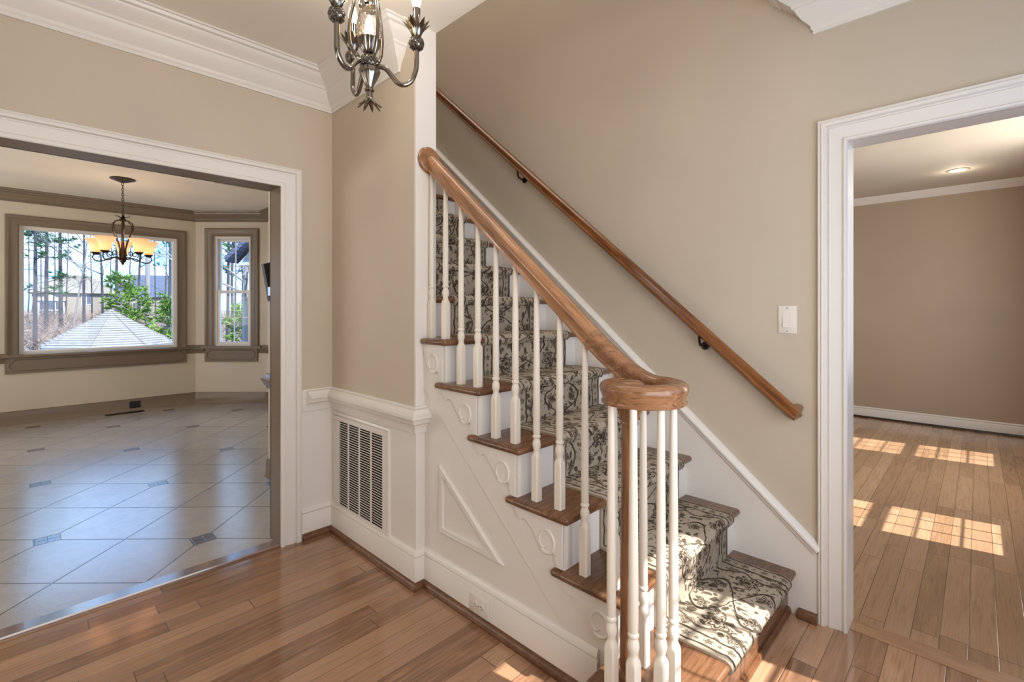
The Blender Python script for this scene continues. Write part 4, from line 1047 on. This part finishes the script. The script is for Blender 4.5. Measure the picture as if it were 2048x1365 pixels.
def pine(px, d, ht, r, label, lo=.35, width=1.5, dens=46, mat=PINEL, group='pines beyond the gazebo', bark=BARK):
    p = at(px, 700, d); p.z = hill(math.hypot(p.x, p.y))-.1
    t = thing('pine_tree', label, 'tree', p, group)
    b = MB(); top = p+Vector((rng.uniform(-.3, .3), rng.uniform(-.3, .3), ht)); pts = [p+(top-p)*f for f in (0, .33, .66, 1)]
    b.tube(pts, [r, r*.8, r*.55, r*.2], 7); part(b, 'trunk', bark, t)
    bb = MB(); nb = MB()
    for k in range(dens):
        f = lo+(1-lo)*rng.random()**.8; a = rng.uniform(0, 6.28); ln = width*(1.15-f)*rng.uniform(.5, 1.15)+.25
        q = p+(top-p)*f; e = q+Vector((math.cos(a)*ln, math.sin(a)*ln, rng.uniform(-.15, .4)))
        bb.tube([q, (q+e)/2+Vector((0, 0, -.05)), e], [.03, .022, .012], 4, 0, False)
        for m in range(5):
            c = q+(e-q)*rng.uniform(.45, 1.05)+Vector((rng.uniform(-.2, .2), rng.uniform(-.2, .2), rng.uniform(-.1, .2)))
            for s_ in range(9):
                u = Vector((rng.uniform(-1, 1), rng.uniform(-1, 1), rng.uniform(-.4, .9))).normalized()*rng.uniform(.16, .36); w_ = u.orthogonal().normalized()*.034
                nb.add([c-w_, c+w_, c+u], [(0, 1, 2)])
    part(bb, 'branches', bark, t); part(nb, 'foliage', mat, t)
pine(70, 27, 13, .11, 'leftmost tall pine filling the left edge of the picture window', .22, 2.3, 80)
pine(92, 33, 14, .13, 'tall pine with a slim dark trunk standing second from the window edge', .34, 2.2, 64)
pine(122, 36, 15, .14, 'tall pine with high branches in front of the cream house', .36, 2.6, 60)
bare(168, 30, 15, .085, 'slim straight bare tree right of the cream house front', BARK, 0, 14, .25)
bare(140, 26, 7.0, .06, 'leaning bare sapling before the cream house', BARK_P, 1.6, 9)
bare(208, 34, 13, .085, 'branching bare tree behind the hanging kitchen lamp', BARK, -1.0, 16, .25)
bare(297, 25, 15, .14, 'thick pale trunk right of the gazebo peak', BARK_P, 0, 12, .35)
bare(276, 30, 13, .08, 'thin grey bare tree above the gazebo roof', BARK, .4, 14)
bare(338, 27, 12, .07, 'thin bare tree at the right edge of the picture window', BARK, 0, 14, .3)
pine(248, 24, 4.6, .07, 'young bright green pine just behind the gazebo peak', .3, 1.1, 34, FRESH, 'young pines by the gazebo', BARK_P)
pine(278, 23, 4.0, .06, 'young bright green pine right of the gazebo peak', .35, 1.0, 30, FRESH, 'young pines by the gazebo', BARK_P)
pine(328, 22, 3.6, .06, 'young yellow-green pine near the right edge of the picture window', .35, 1.0, 30, FRESH, 'young pines by the gazebo', BARK_P)
pine(232, 40, 14, .13, 'tall pine far behind the hanging kitchen lamp', .40, 2.6, 60)
pine(345, 38, 15, .13, 'tall pine at the right edge behind the slate blue roof', .32, 2.6, 66)
bare(492, 13, 9, .11, 'pale thick trunk seen through the lower right bay panes', BARK_P, 0, 10, .4)
bare(462, 20, 12, .07, 'bare tree seen through the left bay panes', BARK, .2, 16, .2)
pine(478, 17, 3.6, .05, 'young green pine seen through the lower bay panes', .3, 1.0, 26, FRESH, 'young pines by the gazebo', BARK_P)
pine(455, 30, 13, .11, 'tall pine seen through the upper left bay panes', .30, 2.2, 60)
for px, d, ht, ln in ((56, 44, 12, .3), (84, 47, 13, -.4), (108, 42, 11, .2), (133, 49, 13, .4), (184, 45, 12, -.3), (221, 50, 13, .2), (258, 46, 12, .4), (312, 43, 12, -.3), (330, 48, 13, .3), (470, 34, 11, .2), (486, 38, 12, -.2)):
    bare(px, d, ht, .06, 'thin bare tree in the woods well behind the gazebo', BARK, ln, 12, .2)
b = MB()
for k in range(3200):
    px = rng.uniform(-40, 540); d = rng.uniform(24, 52); p = at(px, 700, d); p.z = hill(math.hypot(p.x, p.y))-.1
    a = rng.uniform(0, 6.28); ln = rng.uniform(.6, 2.4); l = Vector((math.cos(a), math.sin(a), rng.uniform(.2, 1.2))).normalized()*ln
    b.tube([p, p+l*.5+Vector((0, 0, .12)), p+l], [.016, .012, .004], 3, 0, False)
tag(b.obj('undergrowth', STICK), 'tangle of dry brown brush around the gazebo', 'brush', None, 'stuff')
